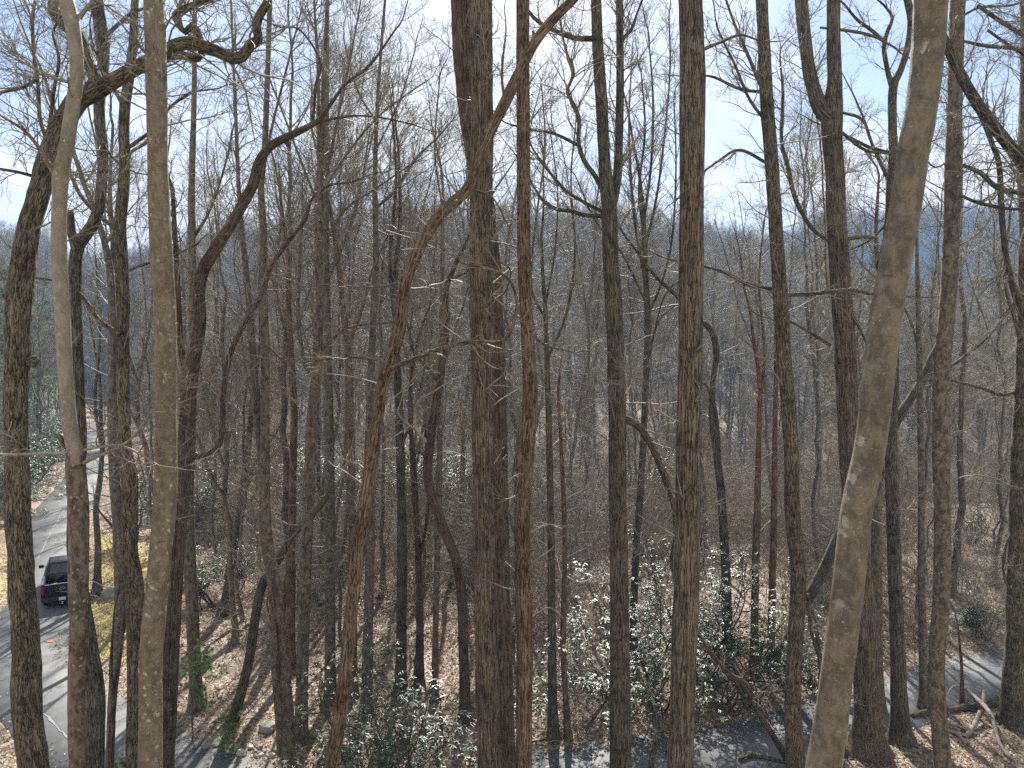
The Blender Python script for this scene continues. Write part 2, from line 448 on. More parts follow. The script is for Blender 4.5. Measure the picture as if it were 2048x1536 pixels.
CREST_X = np.array([-900, -420, -300, -235, -194, -148, -85, -6, 22, 75, 110, 143, 181, 234, 330, 600])
CREST_Z = np.array([44, 46, 46, 49, 55, 68, 77, 78, 76, 72, 68, 60, 42, 26, 20, 30]) - 6
def road_z(x, y):
    return 0.0 * np.asarray(x)
def ground(x, y, rd=None):
    x = np.asarray(x, float); y = np.asarray(y, float)
    if rd is None: rd = road_dist(x, y)
    off = sstep(0.3, 6.0, rd)
    far = sstep(3.0, 45.0, rd)
    z = off * (noise2(x, y, 7.0, 1) * 0.9 + noise2(x, y, 2.6, 2) * 0.30) + sstep(0.15, 1.5, rd) * noise2(x, y, 0.9, 3) * 0.14
    z = z + sstep(0.0, 0.8, rd) * 0.10
    rise = np.clip(y - 48, 0, None)
    z = z + far * (0.03 * np.minimum(rise, 70) - 5.5 * sstep(56, 92, y) * (1 - 0.6 * sstep(115, 170, y)) + 1.6 * sstep(46, 80, y) * noise2(x, y, 26.0, 4))
    # mossy bank to the right of the road by the truck
    z = z + 0.9 * np.exp(-((rd - 2.8) / 1.6) ** 2) * sstep(28, 33, y) * (1 - sstep(46, 56, y)) * (x < -12) * sstep(-1, 1, x + 0.72 * y - 1.5) * (0.7 + noise2(x, y, 3.0, 9))
    # bank on the left of the road
    left = sstep(2.0, 16.0, rd) * sstep(0, 1, (-(x + 0.62 * y) - 4) / 8.0)
    z = z + left * (2.5 + 0.10 * np.clip(y - 30, 0, 120))
    # near ridge across the valley
    cz = np.interp(x * 380.0 / np.clip(y, 200, 420), CREST_X, CREST_Z)
    prof = np.clip((y - 105) / 275.0, 0, 1.0); prof = prof ** 1.15 - 0.4 * sstep(380, 640, y)
    z = z + far * np.clip(prof, 0, None) * (cz + noise2(x, y, 45, 5) * 7)
    # far ridge to the right
    fx = np.interp(x * 750.0 / np.clip(y, 600, 900), [150, 235, 285, 330, 395, 470, 560, 900, 1600], [30, 88, 125, 148, 150, 156, 150, 140, 120])
    z = z + sstep(430, 750, y) * np.clip(fx - 20, 0, None) * (1 - 0.5 * sstep(760, 1300, y)) * sstep(100, 200, x)
    return z
def G(px, py):
    """ground point seen at a pixel"""
    lo, hi = 5.0, 400.0
    ys = np.geomspace(lo, hi, 400); p = W(px, py, ys); d = p[:, 2] - ground(p[:, 0], p[:, 1])
    i = np.argmax(d < 0)
    if d[i] >= 0: return p[-1]
    a, b = ys[i - 1], ys[i]
    for _ in range(20):
        m = (a + b) / 2; q = W(px, py, m)
        if q[2] > ground(q[0], q[1]): a = m
        else: b = m
    return W(px, py, (a + b) / 2)
def gz(x, y): return float(ground(np.array(x), np.array(y)))

# ground sheet: fine near the road, coarse towards the ridges
xs = np.concatenate([-np.geomspace(60, 1500, 46)[::-1], np.arange(-59, -30, 1.0), np.arange(-30, 28, 0.36), np.arange(28, 60, 1.0), np.geomspace(60, 1700, 50)])
ys = np.concatenate([np.linspace(-40, 14, 14), np.arange(15, 46, 0.36), np.arange(46, 90, 0.9), np.geomspace(91, 1600, 74)])
GX, GY = np.meshgrid(xs, ys)
RDIST = road_dist(GX, GY)
GZ = ground(GX, GY, RDIST) - 0.05 * (RDIST < -0.25)
nx, ny = len(xs), len(ys)
ii = (np.arange(ny - 1)[:, None] * nx + np.arange(nx - 1)[None]).ravel()
mossv = np.clip(np.exp(-((RDIST - 2.0) / 1.7) ** 2) * sstep(28, 32, GY) * (1 - sstep(48, 58, GY)) * (GX < -15.5) * (GX > -0.72 * GY + 1.5) * 1.3
                + 0.7 * np.exp(-((RDIST - 0.8) / 0.9) ** 2) * (GX < -0.72 * GY + 1.5) * (GY > 30) * (GY < 60), 0, 1)
GV = np.stack([GX, GY, GZ], -1).reshape(-1, 3)
me_ground = mesh_from("ground", GV, np.stack([ii, ii + 1, ii + nx + 1, ii + nx], -1), col=mossv.ravel())

m, nt, b = new_mat("leaf_litter_ground"); k = NT(nt)
pos = k.node("ShaderNodeNewGeometry").outputs["Position"]
warp = k.vadd(pos, k.vmul(k.noise(pos, 9.0, 2).outputs["Color"], (0.08, 0.08, 0.08)))
v1 = k.vor(warp, 9.0); v2 = k.vor(warp, 17.0)
sc = k.node("ShaderNodeSeparateColor"); k.put(sc.inputs[0], v1.outputs["Color"])
sc2 = k.node("ShaderNodeSeparateColor"); k.put(sc2.inputs[0], v2.outputs["Color"])
leafc = k.ramp(sc.outputs[0], [(0.0, (0.055, 0.040, 0.026)), (0.3, (0.155, 0.105, 0.065)), (0.6, (0.30, 0.215, 0.14)), (0.85, (0.45, 0.35, 0.24)), (1.0, (0.57, 0.48, 0.37))])
leafc2 = k.ramp(sc2.outputs[1], [(0.0, (0.06, 0.04, 0.025)), (0.5, (0.19, 0.115, 0.07)), (1.0, (0.40, 0.29, 0.20))])
colr = k.mix(0.45, leafc, leafc2)
patch = k.noise(pos, 0.35, 5, 0.6).outputs["Fac"]
colr = k.mix(k.rng(patch, 0.52, 0.70), colr, k.mix(0.6, colr, (0.075, 0.055, 0.035)))
mossa = k.attr("tint").outputs["Fac"]
mn = k.noise(pos, 1.7, 6, 0.7).outputs["Fac"]; mf = k.noise(pos, 14.0, 4, 0.6).outputs["Fac"]
mossm = k.math('MULTIPLY', k.rng(k.math('ADD', mn, k.math('MULTIPLY', mossa, 0.26)), 0.60, 0.72), k.rng(mossa, 0.08, 0.4))
colr = k.mix(k.math('MULTIPLY', mossm, 0.9), colr, k.mix(mf, (0.15, 0.125, 0.015), (0.55, 0.44, 0.05)))
k.put(b.inputs["Base Color"], colr); b.inputs["Roughness"].default_value = 0.75
h = k.math('ADD', k.math('MULTIPLY', sc.outputs[1], 0.6), k.math('ADD', k.math('MULTIPLY', v1.outputs["Distance"], -0.6), k.math('MULTIPLY', sc2.outputs[0], 0.4)))
k.put(b.inputs["Normal"], k.bump(h, 0.9, 0.06))
M_GROUND = m
me_ground.materials.append(m)
o = obj("ground", me_ground); o["kind"] = "structure"

# road
def ribbon(pts, half, z, name, mat, kind=None, parent=None, wob=0.0, seed=0, thick=0.0):
    p = np.asarray(pts, float); t = np.gradient(p, axis=0); t /= np.linalg.norm(t, axis=1, keepdims=True) + 1e-9
    nrm = np.stack([-t[:, 1], t[:, 0]], -1); half = np.broadcast_to(half, len(p)).astype(float)
    s = np.arange(len(p)) * 0.37
    wl_ = half + wob * (vnoise(np.stack([s, s * 0, s * 0 + 1.3], -1), seed) - 0.5)
    wr_ = half + wob * (vnoise(np.stack([s, s * 0, s * 0 + 7.3], -1), seed) - 0.5)
    cols = [np.column_stack([p + nrm * wl_[:, None], np.full(len(p), z - thick)]), np.column_stack([p + nrm * (wl_ - 0.03)[:, None] if thick else p + nrm * wl_[:, None], np.full(len(p), z)]),
            np.column_stack([p, np.full(len(p), z + (0.03 if thick else 0))]),
            np.column_stack([p - nrm * (wr_ - 0.03)[:, None] if thick else p - nrm * wr_[:, None], np.full(len(p), z)]), np.column_stack([p - nrm * wr_[:, None], np.full(len(p), z - thick)])]
    if not thick: cols = [cols[1], cols[3]]
    V = np.concatenate(cols); n = len(p); i = np.arange(n - 1)
    F = np.concatenate([np.stack([i + c * n, i + 1 + c * n, i + 1 + (c + 1) * n, i + (c + 1) * n], -1) for c in range(len(cols) - 1)])[:, ::-1]
    o = obj(name, mesh_from(name, V, F, mats=[mat]), parent)
    if kind: o["kind"] = kind
    return o
m, nt, b = new_mat("asphalt"); k = NT(nt)
pos = k.node("ShaderNodeNewGeometry").outputs["Position"]
gr = k.noise(pos, 60.0, 4, 0.7).outputs["Fac"]; bg = k.noise(pos, 0.9, 5, 0.6).outputs["Fac"]; st = k.noise(pos, 0.22, 4, 0.6).outputs["Fac"]
c = k.mix(k.rng(bg, 0.3, 0.7), (0.105, 0.107, 0.109), (0.15, 0.15, 0.148))
c = k.mix(k.rng(st, 0.45, 0.7), c, (0.175, 0.172, 0.165))
c = k.mix(0.5, c, k.mix(gr, (0, 0, 0), (1, 1, 1)), 'OVERLAY')
debris = k.rng(k.noise(pos, 5.0, 6, 0.75).outputs["Fac"], 0.66, 0.72)
c = k.mix(k.math('MULTIPLY', debris, 0.5), c, (0.20, 0.14, 0.09))
k.put(b.inputs["Base Color"], c); b.inputs["Roughness"].default_value = 0.8; b.inputs["Specular IOR Level"].default_value = 0.3
k.put(b.inputs["Normal"], k.bump(gr, 0.5, 0.01))
M_ASPH = m
road = ribbon(RD[:, :2], RD[:, 2], 0.03, "road", M_ASPH, "structure", None, 0.35, 3, 0.12)
M_CRACK = simple("crack_filler", (0.20, 0.195, 0.185), 0.8)
for pl in ([(128, 1018), (110, 1050), (92, 1085), (76, 1118)], [(84, 1078), (108, 1086), (136, 1092)], [(78, 1422), (100, 1440), (120, 1462), (142, 1482)], [(212, 905), (196, 930), (180, 958)]):
    q = crm([(a, c_, 0) for a, c_ in pl], 5)
    pw = [W(a, c_, 1.0) for a, c_ in q[:, :2]]
    pts = []
    for w_ in pw:                                  # meet the flat road
        d = w_ - np.array([0, 0, CAMZ]); t_ = (0.04 - CAMZ) / d[2]; pts.append((d * t_)[:2])
    pts = np.array(pts) + rng.normal(size=(len(pts), 2)) * 0.02
    ribbon(pts, 0.032, 0.064, "sealed_crack", M_CRACK, None, road, 0.05)
M_PAINT = simple("orange_paint", (0.30, 0.09, 0.05), 0.7)
d = W(98, 1283, 1.0) - np.array([0, 0, CAMZ]); pc = d * ((0.04 - CAMZ) / d[2])
a_ = np.linspace(0, 2 * np.pi, 14, endpoint=False); r_ = 0.22 + 0.07 * rng.normal(size=14)
V = np.stack([pc[0] + np.cos(a_) * r_, pc[1] + np.sin(a_) * r_ * 0.75, np.full(14, 0.066)], -1)
me = bpy.data.meshes.new("paint_mark"); me.from_pydata(V.tolist(), [], [list(range(14))]); me.materials.append(M_PAINT)
obj("paint_mark", me, road)

# ------------------------------------------------------------------ bare trees grown from a seed (shared by many)
def grow_tree(seed, H, D, crown0, nl, spread, bark, twig, lean=0.05, forks=0, fine=1.0, limb_ang=42, up=0.09, thick=1.0):
    global rng
    keep = rng; rng = np.random.default_rng(seed)
    M = 26
    z = np.linspace(0, 1, M)
    wob = np.cumsum(rng.normal(size=(M, 2)) * 0.10, 0); wob -= wob[0]
    P = np.stack([wob[:, 0] + lean * H * z ** 1.4 * rng.normal(), wob[:, 1] + lean * H * z ** 1.4 * rng.normal(), z * H - 0.25], -1)[None]
    R = (D / 2 * (1 - 0.86 * z ** 1.15) + D * 0.30 * np.exp(-z * H / 0.55))[None]
    g = Geo(); g.tubes(P, R, 10, 0.09, seed=seed)
    stems, SR = P, R
    if forks:
        fp, fr = spawn(P, R, forks, crown0 * 0.8, crown0 * 1.3, H * 0.48, 24, 0.13, 0.07, 14, 0.72, 0.03, lt=0.2)
        g.tubes(fp, fr, 7, 0.08, seed=seed)
    # limbs
    lp, lr = spawn(P, R, nl, crown0, 0.98, spread, limb_ang, up, 0.13, 9, 0.52, 0.012, lt=0.62)
    if forks:
        l2, r2 = spawn(fp, fr, nl * forks // 3, 0.15, 0.98, spread * 0.8, limb_ang, up, 0.13, 9, 0.52, 0.012, lt=0.5)
        lp = np.concatenate([lp, l2]); lr = np.concatenate([lr, r2])
    # a few thin dead ones low on the stem
    dp, dr = spawn(P, R, 7, 0.12, crown0, 1.9, 70, -0.02, 0.22, 6, 0.16, 0.006, lt=0.2, rmax=0.025)
    c = Geo(); c.tubes(lp, lr, 5)
    bp_, br_ = spawn(lp, lr, len(lp) * 7, 0.18, 0.97, spread * 0.42, 42, 0.06, 0.17, 6, 0.6, 0.007, lt=0.5)
    c.tubes(dp, dr, 4); c.tubes(bp_, br_, 3)
    tp, tr = spawn(np.concatenate([bp_, dp]), np.concatenate([br_, dr]), int(len(bp_) * 5 * fine), 0.15, 1.0, 0.95, 42, 0.05, 0.2, 4, 0.62, 0.0042 * thick, lt=0.3)
    c.tubes(tp, tr, 3)
    fp_, fr_ = spawn(tp, tr, int(len(tp) * 2.2 * fine), 0.2, 1.0, 0.5 * thick ** 0.5, 40, 0.04, 0.2, 3, 0.7, 0.0035 * thick, lt=0.2)
    c.tubes(fp_, fr_, 3)
    rng = keep
    return g.mesh("tree_trunk", bark), c.mesh("tree_crown", twig)

KINDS = [  # name, label, group, [variants]
    ("bare_tree", "slender bare grey-barked tree in the wood beyond the road", "slender grey trees in the wood beyond the road", "slim"),
    ("bare_tree", "tall bare tree with dark furrowed bark in the wood beyond the road", "tall dark trees in the wood beyond the road", "tall"),
    ("bare_tree", "bare tree with blotchy brown bark forking low, beyond the road", "forking brown trees in the wood beyond the road", "fork"),
    ("young_tree", "thin bare young tree under the taller trees beyond the road", "thin young trees in the wood beyond the road", "thin"),
]
KINDS.append(("bare_tree", "thin-stemmed bare tree with a spray of fine upright twigs against the sky", "fine-twigged trees standing against the sky", "spray"))
VAR = {
    "spray": [grow_tree(104, 27, 0.22, 0.44, 30, 6.0, M_GREY, M_TWIG, 0.03, 1, 1.0, 30, 0.15), grow_tree(105, 25, 0.20, 0.40, 30, 5.6, M_MAPLE, M_TWIGR, 0.03, 1, 1.0, 27, 0.15)],
    "slim": [grow_tree(101, 25, 0.22, 0.42, 22, 4.2, M_GREY, M_TWIG, 0.03, 0, 0.8), grow_tree(102, 26, 0.25, 0.45, 24, 4.5, M_MAPLE, M_TWIG, 0.04, 1, 0.7), grow_tree(103, 22, 0.19, 0.38, 22, 3.8, M_GREY, M_TWIGR, 0.05, 0, 0.8)],
    "tall": [grow_tree(111, 31, 0.36, 0.48, 26, 5.6, M_DARK, M_TWIG, 0.02, 1, 0.7), grow_tree(112, 33, 0.40, 0.52, 26, 5.8, M_POPLAR, M_TWIG, 0.015, 0, 0.7), grow_tree(113, 28, 0.33, 0.42, 26, 5.2, M_OAK, M_TWIG, 0.03, 1, 0.7)],
    "fork": [grow_tree(121, 25, 0.29, 0.30, 20, 4.8, M_MAPLE, M_TWIG, 0.04, 2, 0.7), grow_tree(122, 23, 0.27, 0.28, 20, 4.6, M_MAPLE, M_TWIGR, 0.05, 2, 0.7)],
    "thin": [grow_tree(131, 11, 0.10, 0.18, 24, 2.6, M_GREY, M_TWIGR, 0.08, 0, 0.8, 52, 0.03), grow_tree(132, 8.5, 0.08, 0.14, 24, 2.4, M_MAPLE, M_TWIG, 0.09, 0, 0.8, 58, 0.02), grow_tree(133, 14, 0.13, 0.22, 24, 2.8, M_GREY, M_TWIG, 0.06, 0, 0.8, 48, 0.04)],
}
# ------------------------------------------------------------------ the big trees in front, each with its own course
def traced(label, bark, path, limbs=(), Y=None, twig=None, name="bare_tree", group=None, sides=18, top=8.0, ntr=10, nlm=2.0, lump=0.10,
           tw=(0.0, 0.75), base_on_ground=False, fine=1.0, seed=0, flare=0.28, stubs=(), tl=1.9, cat="tree", bark2=None, split=None):
    global rng
    keep = rng; rng = np.random.default_rng(1000 + seed)
    twig = twig or M_TWIG
    d = crm(path, 10)
    if base_on_ground or Y is None:
        Y = float(G(path[-1][0], path[-1][1])[1])
    n = len(d)
    yw = np.cumsum(rng.normal(size=n)) * 0.012; yw = (yw - np.linspace(yw[0], yw[-1], n)) * (Y / 15)
    Pm = W(d[:, 0], d[:, 1], Y + yw); Rm = np.maximum(d[:, 2], 1.0) * Y / FPX / 2
    P, R = Pm[::-1], Rm[::-1]                    # from the ground up
    if path[-1][1] >= 1500 and not base_on_ground:
        v = P[0] - P[min(6, n - 1)]; v = v / max(1e-6, -v[2]); v[:2] = np.clip(v[:2], -0.16, 0.16)
        zg = gz(P[0, 0], P[0, 1]); drop = P[0, 2] - zg
        steps = max(4, int(drop / 0.35)); t = np.linspace(1, 0, steps, endpoint=False)[:, None]
        ext = P[0] + np.concatenate([v[:2] * 0.55, [-1.0]]) * t * drop
        zb = gz(ext[0, 0], ext[0, 1]); ext[:, 2] = P[0, 2] + (ext[:, 2] - P[0, 2]) * (P[0, 2] - zb + 0.2) / max(drop, 0.2)
        P = np.vstack([ext, P]); R = np.concatenate([np.full(steps, R[0]) * (1 + 0.16 * t[:, 0] * min(1.0, drop / 6)), R])
    else:
        zb = gz(P[0, 0], P[0, 1]); P = np.vstack([[P[0, 0], P[0, 1], min(zb, P[0, 2]) - 0.25], P]); R = np.concatenate([[R[0] * 1.1], R])
    hb = P[:, 2] - zb
    R = R * (1 + flare * np.exp(-np.clip(hb, 0, None) / 0.45) * 2.2)
    topP = None
    if path[0][1] <= 4 and top > 0:
        v = norm(P[-1] - P[-7]); k_ = int(top / 0.45); ext, rr = [], []
        q = P[-1].copy()
        for i in range(k_):
            v = norm(v + rng.normal(size=3) * 0.035 + [0, 0, 0.02]); q = q + v * 0.45; ext.append(q.copy()); rr.append(R[-1] * (1 - 0.85 * (i + 1) / k_))
        topP, topR = np.array(ext), np.array(rr)
        P = np.vstack([P, topP]); R = np.concatenate([R, topR])
    elif top > 0:                                  # the stem thins out into its own top
        v = norm(P[-1] - P[-5]); Lx = float(np.clip(R[-1] * 2 * 42, 1.2, 9.0)); k_ = max(6, int(Lx / 0.4)); ext, rr = [], []
        q = P[-1].copy()
        for i in range(k_):
            v = norm(v + rng.normal(size=3) * 0.06 + [0, 0, 0.03]); q = q + v * Lx / k_; ext.append(q.copy()); rr.append(R[-1] * (1 - 0.93 * (i + 1) / k_))
        topP, topR = np.array(ext), np.array(rr); top = Lx
        P = np.vstack([P, topP]); R = np.concatenate([R, topR])
    base = (float(P[0, 0]), float(P[0, 1]), float(zb))
    root = thing(name, label, cat, base, group=group)
    g = Geo(); g.tubes(P, R, sides, lump, seed=seed); tme = g.mesh("trunk", bark, base); obj("trunk", tme, root)
    if bark2:                                      # the lower stem has another bark
        tme.materials.append(bark2); zs = float(W(split[0], split[1], Y)[2]) - zb
        zc = np.empty(len(tme.polygons) * 3, np.float32); tme.polygons.foreach_get("center", zc); zc = zc.reshape(-1, 3)
        jag = 0.10 * np.sin(np.arctan2(zc[:, 1] - zc[:, 1].mean(), zc[:, 0]) * 3)
        tme.polygons.foreach_set("material_index", (zc[:, 2] < zs + jag).astype(np.int32))
    c = Geo(); LP = []
    for li in limbs:
        pts, dy = (li["p"], li.get("dy")) if isinstance(li, dict) else (li, None)
        lb = li.get("bark", bark) if isinstance(li, dict) else bark
        q = crm(pts, 9); s = np.concatenate([[0], np.cumsum(np.hypot(np.diff(q[:, 0]), np.diff(q[:, 1])))]) * Y / FPX
        if dy is None: dy = rng.uniform(-0.35, 0.35) * s[-1]
        yy = Y + dy * s / max(s[-1], 1e-6) + 0.05 * np.sin(s * 2.1 + seed)
        lp = W(q[:, 0], q[:, 1], yy); lr = np.maximum(q[:, 2] * (1.0 if q[0, 2] > 15 else 0.85), 0.8) * yy / FPX / 2
        e = Geo()
        if not (isinstance(li, dict) and li.get("stub")) and 0 < pts[-1][0] < 2048 and pts[-1][1] > 4 and lr[-1] > 0.006:
            v = norm(lp[-1] - lp[-3]); Lx = float(np.clip(lr[-1] * 2 * 40, 0.7, 2.6)); xp, xr, q_ = [], [], lp[-1].copy()
            for i in range(9):
                v = norm(v + rng.normal(size=3) * 0.16 + [0, 0, 0.05]); q_ = q_ + v * Lx / 9; xp.append(q_.copy()); xr.append(max(0.003, lr[-1] * (1 - (i + 1) / 9.2)))
            lp = np.vstack([lp, xp]); lr = np.concatenate([lr, xr])
        if lr[-1] > 0.02:                          # close thick ends
            lp = np.vstack([lp, lp[-1] + (lp[-1] - lp[-2]) * 0.15]); lr = np.concatenate([lr, [0.002]])
        e.tubes(lp, lr, 10 if lr.max() > 0.05 else 6, lump * 0.8, seed=seed + 3)
        obj("stub" if (isinstance(li, dict) and li.get("stub")) else "limb", e.mesh("limb", lb, base), root)
        if not (isinstance(li, dict) and li.get("stub")):
            t_ = np.linspace(0, 1, 14); f = t_ * (len(lp) - 1); kk = np.minimum(f.astype(int), len(lp) - 2); f = (f - kk)[:, None]
            LP.append((lp[kk] * (1 - f) + lp[kk + 1] * f, lr[kk] * (1 - f[:, 0]) + lr[kk + 1] * f[:, 0], s[-1]))
    A, AR = np.zeros((0, 6, 3)), np.zeros((0, 6))
    def add(P_, R_):
        nonlocal A, AR
        A = np.concatenate([A, P_]); AR = np.concatenate([AR, R_])
    for lp, lr, L in LP:
        add(*spawn(lp[None], lr[None], max(3, int(L * nlm * 2.3)), 0.12, 1.0, np.clip(L * 0.42, 0.5, 1.7), 42, 0.05, 0.18, 6, 0.45, 0.006, lt=0.35, rmax=0.02))
    if ntr:
        t_ = np.linspace(0, 1, 40); f = t_ * (len(P) - 1); kk = np.minimum(f.astype(int), len(P) - 2); f = (f - kk)[:, None]
        tp_ = (P[kk] * (1 - f) + P[kk + 1] * f)[None]; tr_ = (R[kk] * (1 - f[:, 0]) + R[kk + 1] * f[:, 0])[None]
        add(*spawn(tp_, tr_, int(ntr * 1.5), 1 - tw[1], 1 - tw[0], tl, 62, 0.05, 0.16, 6, 0.14, 0.006, lt=0.25, rmax=0.02))
    if topP is not None:
        k_ = max(6, int(top * 1.2)); t_ = np.linspace(0, len(topP) - 1, 10).astype(int)
        lp, lr = spawn(topP[t_][None], topR[t_][None], k_, 0.05, 0.95, 2.8, 45, 0.08, 0.13, 6, 0.5, 0.01, lt=0.4)
        c.tubes(lp, lr, 5); add(*spawn(lp, lr, k_ * 3, 0.15, 1.0, 1.3, 42, 0.06, 0.17, 6, 0.55, 0.006, lt=0.4))
    if len(A):
        c.tubes(A, AR, 4)
        b1, r1 = spawn(A, AR, int(len(A) * 6 * fine), 0.15, 1.0, 0.62, 42, 0.04, 0.2, 5, 0.6, 0.0036, lt=0.35)
        c.tubes(b1, r1, 3)
        b2, r2 = spawn(b1, r1, int(len(b1) * 2.6 * fine), 0.15, 1.0, 0.32, 42, 0.03, 0.2, 3, 0.65, 0.0028, lt=0.3)
        c.tubes(b2, r2, 3)
        obj("crown", c.mesh("crown", twig, base), root)
    for (px, py, w, ang) in stubs:                 # burls and knots
        p0 = W(px, py, Y); r0 = w * Y / FPX / 2; a_ = math.radians(ang)
        dv = np.array([math.cos(a_), -0.35, math.sin(a_)])
        q = np.stack([p0 + dv * r0 * s_ for s_ in (0, 0.8, 1.5, 1.55)]); e = Geo(); e.tubes(q, np.array([r0 * 1.1, r0 * 0.9, r0 * 0.62, 0.003]), 10, 0.25, seed=seed)
        obj("knot", e.mesh("knot", bark, base), root)
    rng = keep
    return root

traced("dark oak at the far left edge with a long crooked limb reaching right", M_OAK,
       [(160, 193, 38), (152, 203, 38), (121, 250, 38), (103, 300, 38), (88, 350, 40), (74, 400, 40), (58, 450, 41), (47, 512, 42), (39, 580, 46), (33, 650, 45), (33, 720, 47), (32, 800, 44),
        (33, 900, 43), (34, 1024, 45), (40, 1100, 46), (46, 1200, 47), (51, 1300, 49), (53, 1424, 53), (70, 1536, 55)],
       [{"p": [(150, 205, 36), (190, 182, 34), (230, 160, 31), (280, 132, 29), (325, 112, 30), (350, 92, 26), (380, 85, 25), (405, 92, 24), (440, 105, 23), (465, 116, 23), (485, 112, 22), (499, 92, 20), (516, 78, 19), (513, 50, 18), (521, 28, 17), (535, 4, 15)], "dy": -1.5},
        {"p": [(152, 210, 34), (190, 165, 26), (175, 120, 25), (160, 75, 25), (132, 48, 27), (108, 22, 24), (112, 0, 22)], "dy": 1.0},
        {"p": [(335, 112, 20), (365, 110, 16), (395, 116, 15), (405, 98, 14), (396, 66, 13), (386, 50, 13), (370, 64, 13), (356, 46, 13), (350, 30, 13), (366, 18, 12), (400, 5, 10), (425, 0, 8)], "dy": -0.8},
        {"p": [(92, 275, 10), (80, 235, 9), (76, 165, 8), (68, 110, 8), (65, 40, 7), (70, 2, 6)], "dy": 0.4}, {"p": [(98, 262, 9), (108, 180, 8), (118, 120, 7), (106, 70, 6), (112, 50, 5)], "dy": -0.6},
        {"p": [(75, 355, 9), (40, 345, 8), (0, 338, 7)]}, {"p": [(70, 160, 8), (45, 175, 7), (0, 185, 6)]}],
       Y=13, seed=1, sides=26, lump=0.16, top=0, ntr=5, tw=(0.0, 0.4), nlm=2.6, stubs=[(62, 724, 22, 25), (18, 590, 14, 200)])
traced("pale smooth beech beside the far-left oak, kinked at a mossy knot with broken branches", M_BEECH,
       [(133, 0, 25), (143, 40, 27), (152, 100, 26), (154, 150, 26), (148, 200, 26), (140, 250, 27), (132, 300, 26), (122, 345, 29), (119, 400, 27), (119, 512, 29), (124, 600, 28), (129, 700, 28), (135, 800, 27),
        (141, 860, 27), (149, 900, 28), (151, 925, 35), (157, 1024, 38), (157, 1150, 38), (157, 1250, 33), (153, 1350, 31), (152, 1450, 30), (155, 1536, 32)],
       [{"p": [(158, 36, 12), (170, 20, 9), (184, 4, 8)]}, {"p": [(112, 350, 15), (95, 325, 11), (78, 296, 9), (50, 262, 8), (20, 242, 6), (0, 230, 5)], "dy": -1.0}, {"p": [(148, 165, 8), (120, 160, 7), (80, 142, 6), (30, 118, 4)]},
        {"p": [(148, 915, 13), (132, 892, 12), (117, 868, 7)], "stub": 1, "bark": M_SOUR}, {"p": [(158, 930, 12), (190, 915, 8), (225, 900, 7), (262, 878, 6), (285, 850, 6), (300, 826, 5), (312, 815, 3)], "dy": -0.7},
        {"p": [(150, 905, 9), (105, 906, 7), (60, 908, 6), (2, 909, 6)], "dy": -0.4, "bark": M_DEAD}, {"p": [(155, 903, 8), (205, 893, 7), (242, 892, 6), (275, 905, 5), (308, 925, 4)], "dy": -0.6}],
       Y=11, seed=2, bark2=M_MAPLE, split=(150, 912), twig=M_TWIGR, ntr=6, nlm=3.4, stubs=[(118, 345, 20, 100)], tw=(0.05, 0.4), tl=1.2)
traced("straight lichen-spotted grey trunk right of the kinked beech", M_LICHEN,
       [(308, 0, 37), (312, 120, 40), (314, 200, 39), (314, 280, 37), (317, 400, 40), (323, 512, 42), (329, 600, 40), (332, 700, 41), (333, 850, 41), (330, 1000, 43), (321, 1100, 43), (312, 1200, 44), (303, 1300, 44), (301, 1400, 43), (300, 1536, 44)],
       [{"p": [(305, 275, 10), (285, 290, 8), (262, 305, 6), (255, 330, 5)]}, {"p": [(332, 940, 6), (300, 925, 6), (282, 932, 5), (268, 926, 3)], "bark": M_DEAD}], Y=11, seed=3, sides=24, ntr=5, tw=(0.0, 0.3), tl=1.4)
traced("dark tree with a leaning right fork and a snapped left fork behind the kinked beech", M_DARK,
       [(197, 0, 18), (203, 50, 20), (208, 100, 21), (205, 150, 21), (199, 200, 20), (200, 250, 20), (206, 295, 20), (205, 350, 20), (199, 410, 21), (185, 450, 22), (165, 478, 23), (153, 505, 23), (149, 600, 24), (152, 700, 24),
        (156, 800, 25), (158, 900, 26), (150, 1000, 27), (150, 1100, 28), (163, 1200, 30), (178, 1300, 33), (190, 1400, 36), (188, 1536, 36)],
       [{"p": [(152, 500, 18), (143, 460, 17), (140, 422, 14)], "stub": 1}, {"p": [(201, 120, 13), (194, 70, 11), (186, 2, 10)]}, {"p": [(208, 75, 10), (235, 50, 9), (260, 28, 8), (285, 18, 6)]}, {"p": [(208, 290, 6), (230, 320, 5), (260, 340, 4)]}],
       Y=17, seed=4, ntr=6, tw=(0, 0.35))
traced("dark furrowed trunk with a bulge low down, just left of the lichen-spotted trunk", M_OAK,
       [(270, 0, 14), (266, 90, 16), (258, 160, 18), (250, 210, 20), (248, 270, 20), (250, 320, 20), (247, 380, 22), (240, 450, 23), (242, 512, 24), (246, 600, 24), (246, 700, 24), (247, 800, 25), (250, 900, 28), (259, 960, 30), (260, 1060, 29),
        (260, 1110, 31), (268, 1170, 36), (270, 1250, 34), (269, 1350, 28), (267, 1450, 27), (265, 1536, 28)],
       [{"p": [(244, 205, 12), (232, 185, 9), (222, 165, 7)]}, {"p": [(238, 462, 11), (195, 428, 10), (162, 392, 9), (142, 350, 8), (132, 320, 6)]}, {"p": [(242, 668, 12), (203, 645, 11), (178, 612, 10), (160, 588, 8), (140, 575, 6)]},
        {"p": [(250, 300, 9), (285, 275, 8), (310, 255, 6), (340, 215, 6), (380, 185, 5)]}, {"p": [(248, 545, 7), (285, 530, 6), (320, 522, 5)]}], Y=17, seed=5, ntr=12, nlm=3.0)
